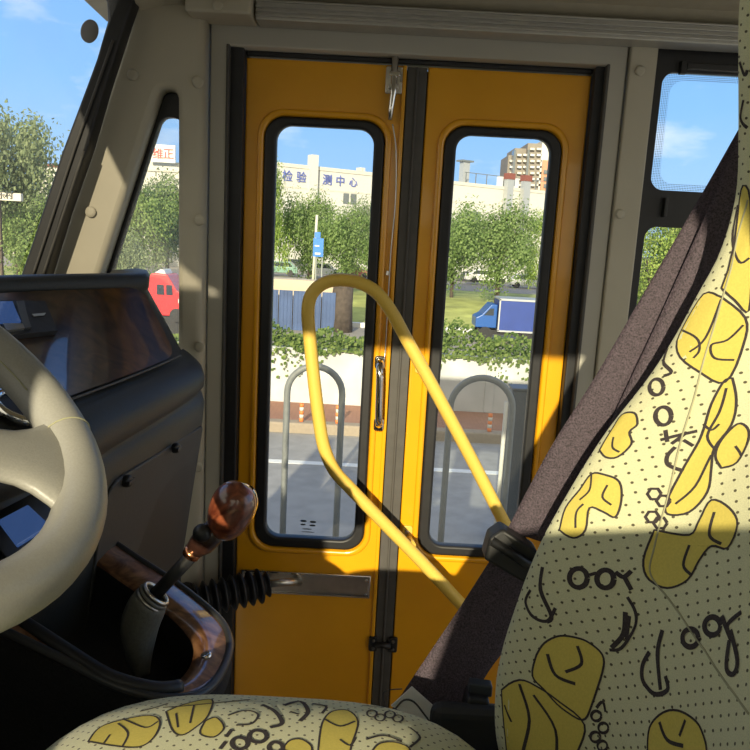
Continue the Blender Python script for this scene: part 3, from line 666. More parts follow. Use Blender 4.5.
# chrome band over the far shoulder of the knob
side = (Q.transposed() @ Vector((1, .55, .15))); 
a0 = math.atan2(side.y, side.x); rows = []
for da, dr_ in ((-.42, .0004), (-.30, .0022), (0, .003), (.30, .0022), (.42, .0004)):
    r_ = []
    for i in range(1, 16):
        s = -1 + 2 * i / 16; rad = .0315 * math.sqrt(max(0, 1 - abs(s) ** 2.3)) * (1 + .10 * s) + dr_
        r_.append(kc + Q @ Vector((rad * math.cos(a0 + da), rad * math.sin(a0 + da), s * .0455)))
    rows.append(r_)
mb = MB(); mb.grid(rows); mb.build('chrome_band', M['chrome'], kn, smooth=True)

# ============================================================ DRIVER'S SEAT
ZX = [(1.15, 0.235), (1.25, 0.198), (1.357, 0.157), (1.429, 0.149), (1.476, 0.153), (1.52, 0.162), (1.569, 0.174), (1.614, 0.189), (1.712, 0.234), (1.779, 0.275), (1.822, 0.296), (1.862, 0.312), (1.899, 0.327), (1.94, 0.335), (1.972, 0.336), (2.022, 0.33), (2.079, 0.322), (2.13, 0.316), (2.2, 0.318), (2.3, 0.335)]
def fx(z):
    if z <= ZX[0][0]: return ZX[0][1]
    for i in range(len(ZX) - 1):
        if z <= ZX[i+1][0]:
            z0, x0 = ZX[i]; z1, x1 = ZX[i+1]
            m0 = (ZX[i+1][1] - ZX[max(i-1, 0)][1]) / (ZX[i+1][0] - ZX[max(i-1, 0)][0]); j = min(i + 2, len(ZX) - 1)
            m1 = (ZX[j][1] - ZX[i][1]) / (ZX[j][0] - ZX[i][0]); h = z1 - z0; t = (z - z0) / h
            return (2*t**3-3*t*t+1)*x0 + (t**3-2*t*t+t)*h*m0 + (-2*t**3+3*t*t)*x1 + (t**3-t*t)*h*m1
    return ZX[-1][1]
YO = [(.765, .055), (.762, .034), (.757, .016), (.750, .005), (.742, .0), (.733, .0015), (.718, .010), (.69, .033), (.66, .058), (.635, .076), (.60, .090), (.56, .100), (.51, .104)]
def off(y):
    y = y if y >= .51 else 1.02 - y
    for (y1, o1), (y0, o0) in zip(YO, YO[1:]):
        if y0 <= y <= y1: return o0 + (o1 - o0) * (y - y0) / (y1 - y0)
    return YO[0][1]
def sp_(y, z, lift=0): return Vector((fx(z) + off(y) - lift, y, z))
def seat_hit(px, py, lift=.0):
    d = ray(px, py); f_ = lambda t: (fx(CZ + d.z * t) + off(min(.765, max(.255, d.y * t)))) - d.x * t
    lo, hi = None, None; prev = None
    for i in range(200, 900):
        t = i / 1000; v_ = f_(t)
        if prev is not None and prev[1] > 0 >= v_:
            a, b_ = prev[0], t
            for _ in range(20):
                m = (a + b_) / 2
                if f_(m) > 0: a = m
                else: b_ = m
            y = d.y * a
            if .255 <= y <= .765: return y, CZ + d.z * a
        prev = (t, v_)
    return None
se = thing('driver_seat', 'driver seat in pale yellow dotted printed fabric', 'seat', (.1, .5, .85))
def with_uv(o, fn):
    me = o.data; uv = me.uv_layers.new(name='UVMap')
    for l_ in me.loops: uv.data[l_.index].uv = fn(me.vertices[l_.vertex_index].co)
    return o
class Print:
    """fills (slot 2) and ink lines (slot 1) lying on a cloth surface, merged into the cloth's own mesh"""
    def __init__(s, mb, pos): s.mb = mb; s.pos = pos
    def line(s, pts, w, closed=False, lift=.0006, mi=1):
        pts = [Vector(p) for p in pts]; n = len(pts); v = []
        for i, p in enumerate(pts):
            t = (pts[(i+1) % n] - pts[i-1]) if closed else pts[min(i+1, n-1)] - pts[max(i-1, 0)]
            if t.length == 0: t = Vector((1, 0))
            t.normalize(); q_ = Vector((-t.y, t.x)) * (w / 2)
            for e_ in (p + q_, p - q_): v.append(s.pos(e_.x, e_.y, lift))
        s.mb.add(v, [(2*i, 2*((i+1) % n), 2*((i+1) % n)+1, 2*i+1) for i in range(n if closed else n - 1)], mi)
    def fill(s, pts, lift=.0003, mi=2):
        c = sum((Vector(p) for p in pts), Vector((0, 0))) / len(pts); n = len(pts); v = []; fs = []; K = 6
        for j in range(K + 1):
            for p in pts:
                e_ = c.lerp(Vector(p), max(j / K, .001)); v.append(s.pos(e_.x, e_.y, lift))
        for j in range(K):
            for i in range(n): fs.append((j*n+i, j*n+(i+1) % n, (j+1)*n+(i+1) % n, (j+1)*n+i))
        s.mb.add(v, fs, mi)
def sp2(pts, n=5):
    return [Vector((p.x, p.y)) for p in spline([(x, y, 0) for x, y in pts], n)]
# body of the backrest
zz = [1.15 + (2.30 - 1.15) * i / 80 for i in range(81)]
yy = [y for y, _ in YO] ; fine = []
for a, b_ in zip(yy, yy[1:]):
    for k in range(3): fine.append(a + (b_ - a) * k / 3)
fine.append(.51); fine += [1.02 - y for y in reversed(fine[:-1])]
sb = MB(); sb.grid([[sp_(y, z) for y in fine] for z in zz])
rows = []
for z in zz:
    x = fx(z) + .055; rows.append([(x, .765, z), (x + .05, .763, z), (x + .085, .74, z), (x + .10, .70, z), (x + .10, .32, z), (x + .085, .28, z), (x + .05, .257, z), (x, .255, z)])
sb.grid(rows)
top = [sp_(y, 2.30) for y in fine] + [Vector(p) for p in reversed(rows[-1])]
tp = [p.lerp(sum(top, Vector()) / len(top), .15) + Vector((0, 0, .03)) for p in top]; sb.grid([top, tp], 0, True); sb.add(tp, [tuple(range(len(tp)))])
pr = Print(sb, lambda y, z, l: sp_(max(.262, min(.758, y)), z, l))
def sv(pts): return [h_ for h_ in (seat_hit(*p) for p in pts) if h_]
def drw(pts, w=.0030, closed=False, n=5):
    q_ = sv(pts)
    if len(q_) > 1: pr.line(sp2(q_ + ([q_[0]] if closed else []), n), w)
def blob(pts, out=True, w=.0019):
    q_ = sv(pts + [pts[0]])
    if len(q_) > 3:
        s_ = sp2(q_, 4)[:-1]; pr.fill(s_)
        if out: pr.line(s_, w, True)
def ring(cx, cy, rx, ry, w=.0034):
    drw([(cx + rx * math.cos(k * math.pi / 5), cy + ry * math.sin(k * math.pi / 5)) for k in range(11)], w, False, 3)
SEAT_PRINT = True
# --- printed pattern: letters, leaves, a kite, honeycomb; plain yellow patches
# kite
blob([(722, 297), (746, 318), (744, 345), (726, 382), (700, 372), (678, 352), (683, 328), (690, 308), (704, 294)])
drw([(722, 299), (706, 338), (690, 352)], .0019); drw([(744, 325), (728, 340), (712, 345), (715, 358), (735, 360)], .0019); drw([(683, 330), (697, 338), (700, 350), (694, 358)], .0019)
# letters running down the bolster
drw([(668, 348), (664, 362), (672, 372), (664, 376)], .0032)
ring(657, 387, 7, 8); ring(664, 416, 8, 9)
drw([(661, 440), (676, 436), (698, 431)]); drw([(672, 444), (688, 432)]); drw([(666, 430), (668, 442)]); drw([(676, 447), (668, 456), (669, 465), (684, 471)], .0032); drw([(684, 440), (694, 446)], .0026)
# leaf and petals beside the belt
blob([(600, 450), (612, 430), (622, 415), (635, 413), (638, 424), (630, 432), (632, 444), (618, 457), (606, 457)])
drw([(614, 437), (613, 447), (620, 452)], .0019)
blob([(560, 530), (566, 508), (580, 490), (592, 474), (606, 475), (620, 482), (622, 500), (616, 517), (604, 512), (590, 508), (586, 530), (574, 538)])
drw([(576, 528), (577, 512), (584, 504)], .0019); drw([(608, 485), (603, 497), (612, 505)], .0019); drw([(592, 474), (590, 490), (580, 500)], .0019)
# honeycomb
for cx, cy in ((655, 494), (664, 501), (653, 517), (661, 523)):
    drw([(cx + 7 * math.cos(k * math.pi / 3), cy + 6 * math.sin(k * math.pi / 3)) for k in range(7)], .0026, False, 1)
# long drop-shaped leaf over the seam
blob([(733, 378), (737, 400), (732, 425), (715, 448), (712, 468), (708, 492), (690, 512), (668, 514), (668, 500), (682, 472), (697, 446), (704, 430), (712, 404), (724, 382)])
drw([(727, 388), (720, 412), (708, 436), (716, 450)], .0019); drw([(712, 455), (696, 486), (676, 504)], .0019); drw([(704, 424), (712, 430), (720, 424)], .0019)
blob([(722, 468), (738, 462), (749, 440), (748, 428), (738, 424), (722, 440), (716, 456)]); drw([(736, 446), (742, 456)], .0019)
blob([(655, 530), (690, 535), (700, 520), (712, 500), (730, 508), (738, 525), (728, 548), (712, 546), (700, 560), (688, 580), (668, 588), (650, 580), (644, 560)])
drw([(715, 512), (710, 535), (722, 544)], .0026); drw([(690, 545), (684, 565), (692, 575)], .0026)
# "oo" rows and hooks lower down
ring(579, 578, 9, 9.5, .0046); ring(606, 579, 8.5, 9, .0046); drw([(616, 572), (624, 577), (632, 571)], .004); drw([(625, 577), (632, 590)], .004); drw([(590, 575), (597, 573)], .003)
drw([(543, 567), (541, 590), (552, 616), (547, 622)], .0040); drw([(531, 590), (526, 602), (534, 617), (548, 621), (556, 608)], .0032)
drw([(628, 597), (636, 612), (635, 628), (622, 648), (610, 650)], .0028); drw([(626, 612), (624, 634), (612, 648)], .0042); drw([(630, 616), (627, 640)], .003)
drw([(663, 630), (658, 655), (661, 690)], .0040); drw([(650, 652), (643, 666), (644, 682), (655, 694), (668, 690), (666, 676)], .0040)
ring(691, 638, 8, 9, .0046); ring(713, 626, 8, 9, .0046); drw([(722, 616), (732, 640), (728, 625), (742, 612)], .004); drw([(731, 630), (738, 660), (734, 674), (727, 668), (730, 640)], .004)
# big plain yellow leaves at the lower edge
blob([(537, 655), (545, 643), (560, 636), (578, 638), (590, 643), (603, 655), (603, 672), (592, 706), (583, 720), (562, 708), (545, 690), (533, 676)])
drw([(548, 654), (556, 675), (576, 684)], .0032); drw([(578, 646), (582, 664), (566, 672)], .0028)
blob([(502, 690), (520, 680), (540, 688), (560, 702), (585, 725), (578, 752), (560, 780), (515, 780), (506, 740)])
drw([(520, 684), (530, 720), (522, 760)], .0032); drw([(534, 695), (556, 730), (556, 770)], .0028); drw([(505, 705), (512, 722)], .0026)
blob([(648, 750), (650, 728), (660, 715), (674, 710), (690, 716), (702, 730), (706, 760), (680, 790), (655, 785)]); drw([(660, 722), (668, 740), (684, 746)], .0032); drw([(686, 720), (680, 736)], .003)
for cx, cy in ((597, 716), (604, 728), (596, 737), (603, 746)): ring(cx, cy, 5, 5, .0026)
drw([(597, 708), (603, 702), (606, 712)], .0026)
# upper part in the shade
blob([(722, 288), (740, 200), (749, 190), (752, 250), (750, 310), (735, 300)]); drw([(738, 205), (733, 240), (740, 262), (750, 258)], .0021); drw([(736, 150), (731, 176), (742, 200)], .003)
drw([(744, 100), (741, 118), (748, 128)], .003); drw([(740, 62), (745, 75), (748, 70)], .003)
bk = sb.build('backrest', [M['fabric'], M['ink'], M['blob']], se, smooth=True, label='pale yellow printed backrest'); with_uv(bk, lambda c: (c.y, c.z * 1.06))
# seams between bolster and centre panel
sm = [h_ for h_ in (seat_hit(*p) for p in ((748, 200), (737, 240), (725, 290), (704, 360), (690, 412), (672, 480), (655, 545), (651, 575), (668, 598), (700, 644), (730, 688), (749, 714))) if h_]
MB().tube([sp_(p.x, p.y, .0001) for p in sp2(sm, 6)], .0010, 8).build('seam', M['piping'], se, smooth=True)
MB().tube([sp_(1.02 - p.x, p.y, .0004) for p in sp2([s_ for s_ in sm if s_[0] > .52], 6)], .0010, 8).build('seam', M['piping'], se, smooth=True)
# cushion
cx, cy, ax_, ay_, zc, hh = -.080, .50, .258, .268, 1.320, .131
def cu(x, y):
    u_, v_ = abs(x - cx) / ax_, abs(y - cy) / ay_; r_ = (u_ ** 3.2 + v_ ** 3.2) ** (1 / 3.2); r_ = min(r_, 1)
    return zc + hh * (1 - r_ ** 3.4) ** .42
def cup(x, y, l=0): return Vector((x, y, cu(x, y) + l))
sq = MB(); rows = []
for i in range(91):
    r_ = i / 90; r_ = 1 - (1 - r_) ** 1.8; row = []
    for k in range(72):
        a = 2 * math.pi * k / 72; c_, s_ = math.cos(a), math.sin(a); n_ = (abs(c_) ** 3.2 + abs(s_) ** 3.2) ** (1 / 3.2)
        x, y = cx + ax_ * r_ * c_ / n_, cy + ay_ * r_ * s_ / n_; row.append(cup(x, y))
    rows.append(row)
rows.append([Vector((p.x, p.y, zc - .06)) for p in rows[-1]]); rows.append([Vector((cx + (p.x - cx) * .93, cy + (p.y - cy) * .93, zc - .09)) for p in rows[-1]])
sq.grid(rows, 0, True); sq.f.append(tuple(range(len(sq.v) - 72, len(sq.v)))); sq.mi.append(0)
def cush_hit(px, py):
    d = ray(px, py)
    for i in range(300, 1300):
        t = i / 1300 * 1.1; x, y, z = d.x * t, d.y * t, CZ + d.z * t
        if abs(x - cx) < ax_ * .995 and abs(y - cy) < ay_ * .995 and z <= cu(x, y): return x, y
    return None
pr = Print(sq, lambda x, y, l: cup(max(cx - ax_, min(cx + ax_, x)), max(cy - ay_, min(cy + ay_, y)), l))
def sv(pts): return [h_ for h_ in (cush_hit(*p) for p in pts) if h_]
blob([(88, 742), (100, 728), (124, 720), (150, 716), (160, 722), (154, 738), (138, 748), (110, 746)]); drw([(118, 724), (128, 734), (122, 748)], .002); drw([(124, 720), (145, 728), (158, 722)], .002)
blob([(166, 712), (190, 703), (212, 700), (208, 716), (196, 728), (182, 736), (172, 730)]); drw([(176, 714), (178, 728)], .002); drw([(194, 706), (190, 724)], .002)
blob([(205, 722), (216, 718), (224, 728), (214, 738), (200, 734)]); drw([(163, 708), (190, 706), (230, 702), (250, 700)], .002)
drw([(262, 705), (275, 712), (282, 724), (270, 728)], .0046); drw([(284, 706), (300, 702), (308, 712), (300, 722)], .0046); drw([(290, 712), (299, 715)], .003); ring(258, 737, 9, 6, .0046); ring(240, 744, 8, 6, .0046); drw([(226, 742), (220, 750)], .004)
blob([(318, 752), (322, 724), (332, 712), (348, 711), (358, 722), (352, 744), (346, 755)]); drw([(325, 720), (340, 727), (355, 722)], .0024); drw([(340, 740), (350, 746), (356, 738)], .0024)
blob([(282, 750), (290, 741), (302, 740), (312, 748), (306, 756)]); 
drw([(110, 735), (104, 744)], .002); drw([(140, 712), (156, 708), (168, 704)], .0024); drw([(228, 716), (246, 711), (258, 715), (252, 724), (236, 726)], .0024); drw([(232, 730), (226, 738)], .004)
drw([(312, 704), (326, 707), (322, 714)], .0030); drw([(362, 706), (372, 704), (384, 708)], .0022); ring(276, 748, 7, 5, .0044); drw([(366, 740), (384, 736), (402, 742)], .0024); drw([(410, 728), (420, 738), (410, 748)], .0024)
blob([(372, 752), (380, 744), (396, 743), (410, 750), (400, 760)])
for cx_, cy_ in ((372, 714), (380, 718), (390, 715), (398, 719)): ring(cx_, cy_, 5, 3.5, .0022)
cq = sq.build('cushion', [M['fabric'], M['ink'], M['blob']], se, smooth=True, label='pale yellow printed cushion'); with_uv(cq, lambda c: (c.x, c.y))
MB().box((-.30, .28, 1.13), (.16, .74, 1.215)).build('seat_pan', M['shell'], se, bevel=.02)
MB().box((-.18, .34, .90), (.10, .68, 1.13)).build('pedestal', M['shell'], se, bevel=.02)
MB().box((-.26, .30, .85), (.20, .72, .90)).build('seat_base', M['shell'], se, bevel=.01)
MB().box((.085, .775, 1.14), (.20, .80, 1.375)).build('recliner_cover', M['shell'], se, bevel=.012)

# ============================================================ SEAT BELT
bt = thing('seat_belt', 'dark woven seat belt slanting beside the driver seat', 'seat belt', (.1, .82, 1.33))
def strip(lr, name, m, th=.0016):
    l_ = spline([P(*a) for a, _ in lr], 5); r_ = spline([P(*b_) for _, b_ in lr], 5); mbs = MB()
    mbs.grid([[a.lerp(b_, k / 6) + Vector((0, -.0015 * math.sin(math.pi * k / 6), 0)) for k in range(7)] for a, b_ in zip(l_, r_)]); o = mbs.build(name, m, bt, smooth=True)
    s_ = o.modifiers.new('t', 'SOLIDIFY'); s_.thickness = th; s_.offset = 0; return o
strip([((762, 92, .90), (772, 100, .90)), ((741, 125, .885), (752, 133, .885)), ((710, 180, .87), (722, 186, .865)), ((675, 240, .86), (696, 246, .852)), ((638, 303, .85), (665, 309, .842)), ((595, 377, .845), (631, 381, .836)), ((555, 440, .84), (600, 450, .832)), ((530, 485, .84), (580, 497, .83)), ((507, 530, .835), (562, 548, .828))], 'webbing', M['belt'])
strip([((757, 96, .86), (800, 110, .85)), ((741, 130, .85), (775, 145, .84)), ((718, 187, .84), (752, 200, .83)), ((665, 305, .83), (715, 320, .82)), ((630, 380, .825), (680, 400, .815)), ((592, 462, .82), (645, 480, .81)), ((567, 520, .815), (615, 535, .80))], 'webbing', M['belt'])
strip([((498, 548, .845), (556, 572, .84)), ((475, 584, .845), (535, 600, .84)), ((457, 612, .845), (517, 634, .84)), ((430, 652, .84), (488, 672, .835)), ((396, 703, .835), (456, 728, .83)), ((384, 722, .835), (440, 752, .83))], 'webbing', M['belt'])
ta = MB(); 
tq = [P(391, 706, .83), P(412, 687, .83), P(441, 713, .826), P(431, 727, .822)]; ta.add([p for p in tq] + [p + Vector((0, .002, 0)) for p in tq], [(0, 1, 2, 3), (7, 6, 5, 4), (0, 4, 5, 1), (1, 5, 6, 2), (2, 6, 7, 3), (3, 7, 4, 0)]); ta.build('care_label', mat('white_tag_cloth', (.85, .84, .8, 1), .8), bt, label='white cloth label')
MB().tube(spline([P(396, 708, .826), P(404, 700, .82), P(414, 702, .82), P(424, 714, .82), P(430, 722, .82)], 4), .0012, 6).build('label_fold', M['seal'], bt, smooth=True)
MB().tube(spline([P(385, 704, .82), P(383, 694, .81), P(389, 690, .81), P(402, 689, .82)], 4), .0007, 5).build('loose_thread', M['black'], bt, smooth=True)
lp = MB()
q0 = [P(490, 538, .815), P(503, 529, .815), P(538, 552, .80), P(545, 575, .80), P(528, 586, .80), P(484, 560, .815)]
lp.add([p for p in q0] + [p + Vector((0, .03, 0)) for p in q0], [tuple(range(6)), tuple(range(11, 5, -1))] + [(i, 6 + i, 6 + (i+1) % 6, (i+1) % 6) for i in range(6)]); lp.build('belt_guide', M['black'], bt, bevel=.004)
MB().tube([P(492, 541, .812), P(530, 566, .80)], .0055, 10).build('guide_bar', M['black'], bt, smooth=True)
bu = thing('belt_buckle', 'black plastic seat belt buckle low between seat cushion and backrest', 'buckle', P(480, 720, .79))
mb = MB(); q0 = [P(468, 697, .79), P(490, 701, .79), P(490, 760, .78), P(455, 752, .78)]; mb.add(q0 + [p + Vector((0, .028, 0)) for p in q0], [(0, 1, 2, 3), (7, 6, 5, 4), (0, 4, 5, 1), (1, 5, 6, 2), (2, 6, 7, 3), (3, 7, 4, 0)]); mb.build('buckle_body', M['black'], bu, bevel=.004)
mb = MB(); q0 = [P(470, 684, .80), P(493, 687, .80), P(492, 698, .80), P(468, 696, .80)]; mb.add(q0 + [p + Vector((0, .015, 0)) for p in q0], [(0, 1, 2, 3), (7, 6, 5, 4), (0, 4, 5, 1), (1, 5, 6, 2), (2, 6, 7, 3), (3, 7, 4, 0)]); mb.build('buckle_cap', mat('blue_grey_plastic', (.04, .045, .05, 1), .4), bu, bevel=.002)
mb = MB().box(P(452, 722, .80), P(456, 730, .80) + Vector((.004, .01, .006))); mb.build('buckle_clip', M['chrome'], bu)

# ============================================================ OUTDOORS
struct(MB().box((-60, -60, -.3), (60, 7.05, 0)).build('road', M['road']))
struct(MB().box((-60, 6.06, 0), (60, 6.15, .003)).build('road_line', M['white']))
struct(MB().box((-60, 7.05, -.3), (60, 7.20, .10)).build('kerb', M['kerb'], bevel=.02))
struct(MB().box((-60, 7.20, -.3), (60, 8.0, .09)).build('pavement', M['pave']))
wz = P(375, 352, 8.0).z
wall = MB(); wall.box((-60, 8.0, -4.2), (60, 8.22, wz))
for k in range(-20, 21): wall.box((k * 1.25 - .05, 7.985, .09), (k * 1.25 + .05, 8.01, wz))
struct(wall.build('parapet_wall', M['wallw'], bevel=.008))
iv = MB()
for k in range(26000):
    x = rnd.uniform(-7, 7); b_ = rnd.random(); y = 7.98 + rnd.uniform(-.06, .42)
    hgt = .10 + .26 * (.5 + .5 * math.sin(x * 2.1) * math.sin(x * .9 + 1)) + .06 * math.sin(x * 9)
    z = wz - .03 + rnd.random() ** 1.3 * hgt
    if rnd.random() < .13: y = 7.95 + rnd.uniform(-.01, .03); z = wz - rnd.random() ** 2 * .18 * (1 + math.sin(x * 5))
    s = rnd.uniform(.011, .028); n = Vector((rnd.gauss(0, .7), -1 + rnd.gauss(0, .6), .6 + rnd.gauss(0, .5))).normalized(); t = n.orthogonal().normalized(); bb = n.cross(t)
    c = Vector((x, y, z)); iv.add([c - t * s, c + bb * s * .8, c + t * s, c - bb * s * .8], [(0, 1, 2, 3)])
tag(iv.build('ivy', M['ivy']), 'green ivy spilling over the top of the white roadside wall', 'ivy', kind='stuff')
# hoops beside the bus
def hoop(xa, xb, top, y, label):
    r_ = (xb - xa) / 2; c = (xa + xb) / 2; pts = [(xa, y, 0), (xa, y, .4), (xa, y, top - r_)] + [(c - r_ * math.cos(k * math.pi / 16), y, top - r_ + r_ * math.sin(k * math.pi / 16)) for k in range(1, 16)] + [(xb, y, top - r_), (xb, y, .4), (xb, y, 0)]
    t = thing('hoop_barrier', label, 'barrier', (c, y, 0), 'tube hoops on the road edge')
    MB().tube(pts, .020, 12).build('hoop_tube', M['hoop'], t, smooth=True)
    for x in (xa, xb): MB().tube([(x, y, 0), (x, y, .012)], .045, 14).build('base_plate', M['hoop'], t)
hoop(-.520, -.190, 1.13, 4.4, 'grey tube hoop seen through the door leaf beside the dashboard')
hoop(.462, .835, 1.115, 4.4, 'grey tube hoop seen through the door leaf nearer the seat')
hoop(-2.2, -1.85, 1.13, 4.4, 'grey tube hoop further along towards the bus front')
t = thing('steel_post', 'square blue-grey post beside the right-hand tube hoop', 'post', (.97, 4.6, 0))
slabx = MB(); p0 = P(505, 390, 4.6); p1 = P(527, 390, 4.6); slabx.box((p0.x + .05, 4.6, 0), (p1.x + .06, 4.74, p0.z)); slabx.build('post_body', M['post'], t, bevel=.01)
MB().box((p0.x + .045, 4.59, p0.z), (p1.x + .065, 4.75, p0.z + .015)).build('post_cap', M['post'], t, bevel=.004)
MB().tube([(p0.x + .02, 4.62, 0), (p0.x + .02, 4.62, p0.z - .08)], .014, 10).build('side_pole', M['tag'], t, smooth=True)
for px, lab in ((297, 'orange and white kerb bollard left of the grab rail loop'), (335, 'orange and white kerb bollard right of the rail leg'), (495, 'orange and white kerb bollard beyond the right hoop')):
    p = PZ(px, 431 + (px - 297) * .055, .10); t = thing('bollard', lab, 'bollard', (p.x, 7.13, .10), 'striped bollards on the kerb')
    for k, mm in enumerate(('orange', 'tag', 'orange', 'tag', 'orange')): MB().tube([(p.x, 7.13, .10 + k * .036), (p.x, 7.13, .10 + k * .036 + .036)], .021, 12).build('band', M[mm], t, smooth=True)
# low ground beyond the wall
G0 = -3.75
gr = MB(); gr.grid([[(x, y, z) for x in (-260, 260)] for y, z in ((8.22, G0), (47.5, G0))]); struct(gr.build('lower_road', M['lot']))
gr = MB(); gr.box((-260, 47.5, G0 - .2), (260, 48.0, G0 + .28)); struct(gr.build('far_kerb', M['white']))
gr = MB(); gr.grid([[(x, y, z) for x in (-260, 260)] for y, z in ((48, G0 + .2), (56, G0 + .9), (72, -2.6))]); struct(gr.build('grass_bank', M['grass']))
gr = MB(); gr.grid([[(x, y, z) for x in (-700, 700)] for y, z in ((72, -2.6), (700, -2.4))]); struct(gr.build('parking_ground', M['lot']))
# sandy strip + blue hoarding
a, b_ = P(262, 277, 46), P(352, 281, 46)
ss = MB().box((a.x - 3, 45.6, G0), (b_.x - .25, 47.2, b_.z - .1)); struct(ss.build('sandy_wall', M['dirt']))
ho = thing('hoarding', 'long blue site hoarding below the sandy wall beyond the road', 'hoarding', (a.x, 44, G0))
zt_ = P(300, 291, 44.4).z; x0, x1 = P(250, 300, 44.4).x, P(336, 300, 44.4).x; n_ = 6
for k in range(n_):
    xa = x0 + (x1 - x0) * k / n_; xb = x0 + (x1 - x0) * (k + 1) / n_; m = MB().box((xa + .03, 44.4, G0), (xb - .03, 44.46, zt_))
    for j in range(4): m.box((xa + (j + .3) * (xb - xa) / 4, 44.36, G0), (xa + (j + .45) * (xb - xa) / 4, 44.41, zt_))
    m.build('panel', M['hoard'], ho)
p = P(342, 290, 44.8); tag(MB().tube([(p.x, 45, G0), (p.x, 45, p.z - .9), (p.x + .1, 45, p.z + .5)], [.75, .68, .60], 12).build('tree_stump', M['bark'], smooth=True), 'thick dark cut trunk at the end of the blue hoarding', 'trunk')
# vehicles
def car(px, py, Y, m, label, L_=4.4, H_=1.45, flip=1, name='car', group='parked cars beyond the wall'):
    p = P(px, py, Y); g0 = p.z; t = thing(name, label, 'car', (p.x, Y, g0), group)
    def prof(pts, y0, y1, nm, mm, bv=.06):
        mb = MB(); n = len(pts); mb.add([(p.x + flip * x, Y + y0, g0 + z) for x, z in pts] + [(p.x + flip * x, Y + y1, g0 + z) for x, z in pts], [tuple(range(n)), tuple(range(2*n-1, n-1, -1))] + [(i, n+i, n+(i+1) % n, (i+1) % n) for i in range(n)]); mb.build(nm, mm, t, bevel=bv)
    s = L_ / 4.4; k = H_ / 1.45
    prof([(-2.2*s, .3*k), (2.2*s, .3*k), (2.2*s, .75*k), (1.2*s, .92*k), (-2.1*s, .95*k)], -.85, .85, 'body', m)
    prof([(-1.9*s, .93*k), (1.25*s, .9*k), (.45*s, 1.43*k), (-1.3*s, 1.45*k)], -.75, .75, 'cabin', m)
    prof([(-1.6*s, .97*k), (.95*s, .95*k), (.38*s, 1.36*k), (-1.2*s, 1.38*k)], -.77, .77, 'side_window', M['carglass'], .01)
    for x in (-1.35 * s, 1.35 * s):
        for y in (-.78, .78): MB().tube([(p.x + flip * x, Y + y - .1, g0 + .32), (p.x + flip * x, Y + y + .1, g0 + .32)], .32, 14).build('wheel', M['rubber'], t, smooth=False)
car(279, 275, 80, M['carg'], 'pale green car parked left of the lamp post', flip=-1, L_=4.1)
car(297, 271, 92, M['cark'], 'dark parked car behind the pale green one')
car(324, 277, 80, M['carw'], 'white parked car under the blue sign', L_=4.1)
car(354, 278, 82, M['redcap'], 'red parked car at the edge of the rail loop', L_=3.6)
car(487, 283, 84, M['carw'], 'white parked car above the blue truck cab', L_=5)
car(474, 284, 90, M['cark'], 'dark parked car left of the white one above the truck')
car(528, 288, 82, M['pipeg'], 'silver parked car above the blue truck box')
car(14, 258, 53, M['carw'], 'white car seen low through the windscreen', flip=-1, L_=4)
car(34, 250, 72, M['pipeg'], 'silver car behind the white one in the windscreen')
# blue truck
p = P(505, 334, 43.5); tk = thing('truck', 'blue box lorry on the lower road beyond the ivy wall', 'truck', (p.x, 43.5, G0))
x0, x1 = P(499.5, 310, 43.5).x, P(537, 310, 43.5).x; z0, z1 = P(500, 331, 43.5).z, P(500, 299, 43.5).z
m = MB().box((x0, 43.5, z0), (x1 + .6, 45.7, z1)); m.build('cargo_box', M['blue'], tk, bevel=.03)
MB().box((x0 - .02, 43.46, z1 - .08), (x1 + .6, 45.7, z1 + .03)).box((x0 - .02, 43.46, z0 - .05), (x1 + .6, 45.7, z0 + .05)).box((x0 - .03, 43.46, z0), (x0 + .05, 43.6, z1)).build('box_rail', M['pipeg'], tk)
xc = P(476, 320, 43.5).x; xd = P(497, 320, 43.5).x; zc0 = P(490, 328, 43.5).z; zc1 = P(495, 305, 43.5).z
pts = [(xc, zc0), (xd, zc0), (xd, zc1), (xd - .35, zc1 + .02), (xc + .35, zc0 + .75), (xc, zc0 + .55)]; n = len(pts)
mb = MB(); mb.add([(x, 43.6, z) for x, z in pts] + [(x, 45.5, z) for x, z in pts], [tuple(range(n)), tuple(range(2*n-1, n-1, -1))] + [(i, n+i, n+(i+1) % n, (i+1) % n) for i in range(n)]); mb.build('cab', mat('blue_cab_paint', (.02, .10, .36, 1), .35), tk, bevel=.05)
mb = MB(); w4 = [(xc + .45, zc0 + .72), (xd - .2, zc0 + .72), (xd - .2, zc1 - .22), (xd - .42, zc1 - .22)]; mb.add([(x, 43.58, z) for x, z in w4] + [(x, 43.64, z) for x, z in w4], [(0, 1, 2, 3), (7, 6, 5, 4), (0, 4, 5, 1), (1, 5, 6, 2), (2, 6, 7, 3), (3, 7, 4, 0)]); mb.build('cab_window', M['carglass'], tk)
MB().box((xc + .3, 43.8, G0 + .45), (x1 + .5, 45.2, z0)).build('chassis', M['black'], tk)
for x in (xc + .6, x1 - .3):
    for y in (43.7, 45.3): MB().tube([(x, y - .12, G0 + .45), (x, y + .12, G0 + .45)], .45, 16).build('wheel', M['rubber'], tk)
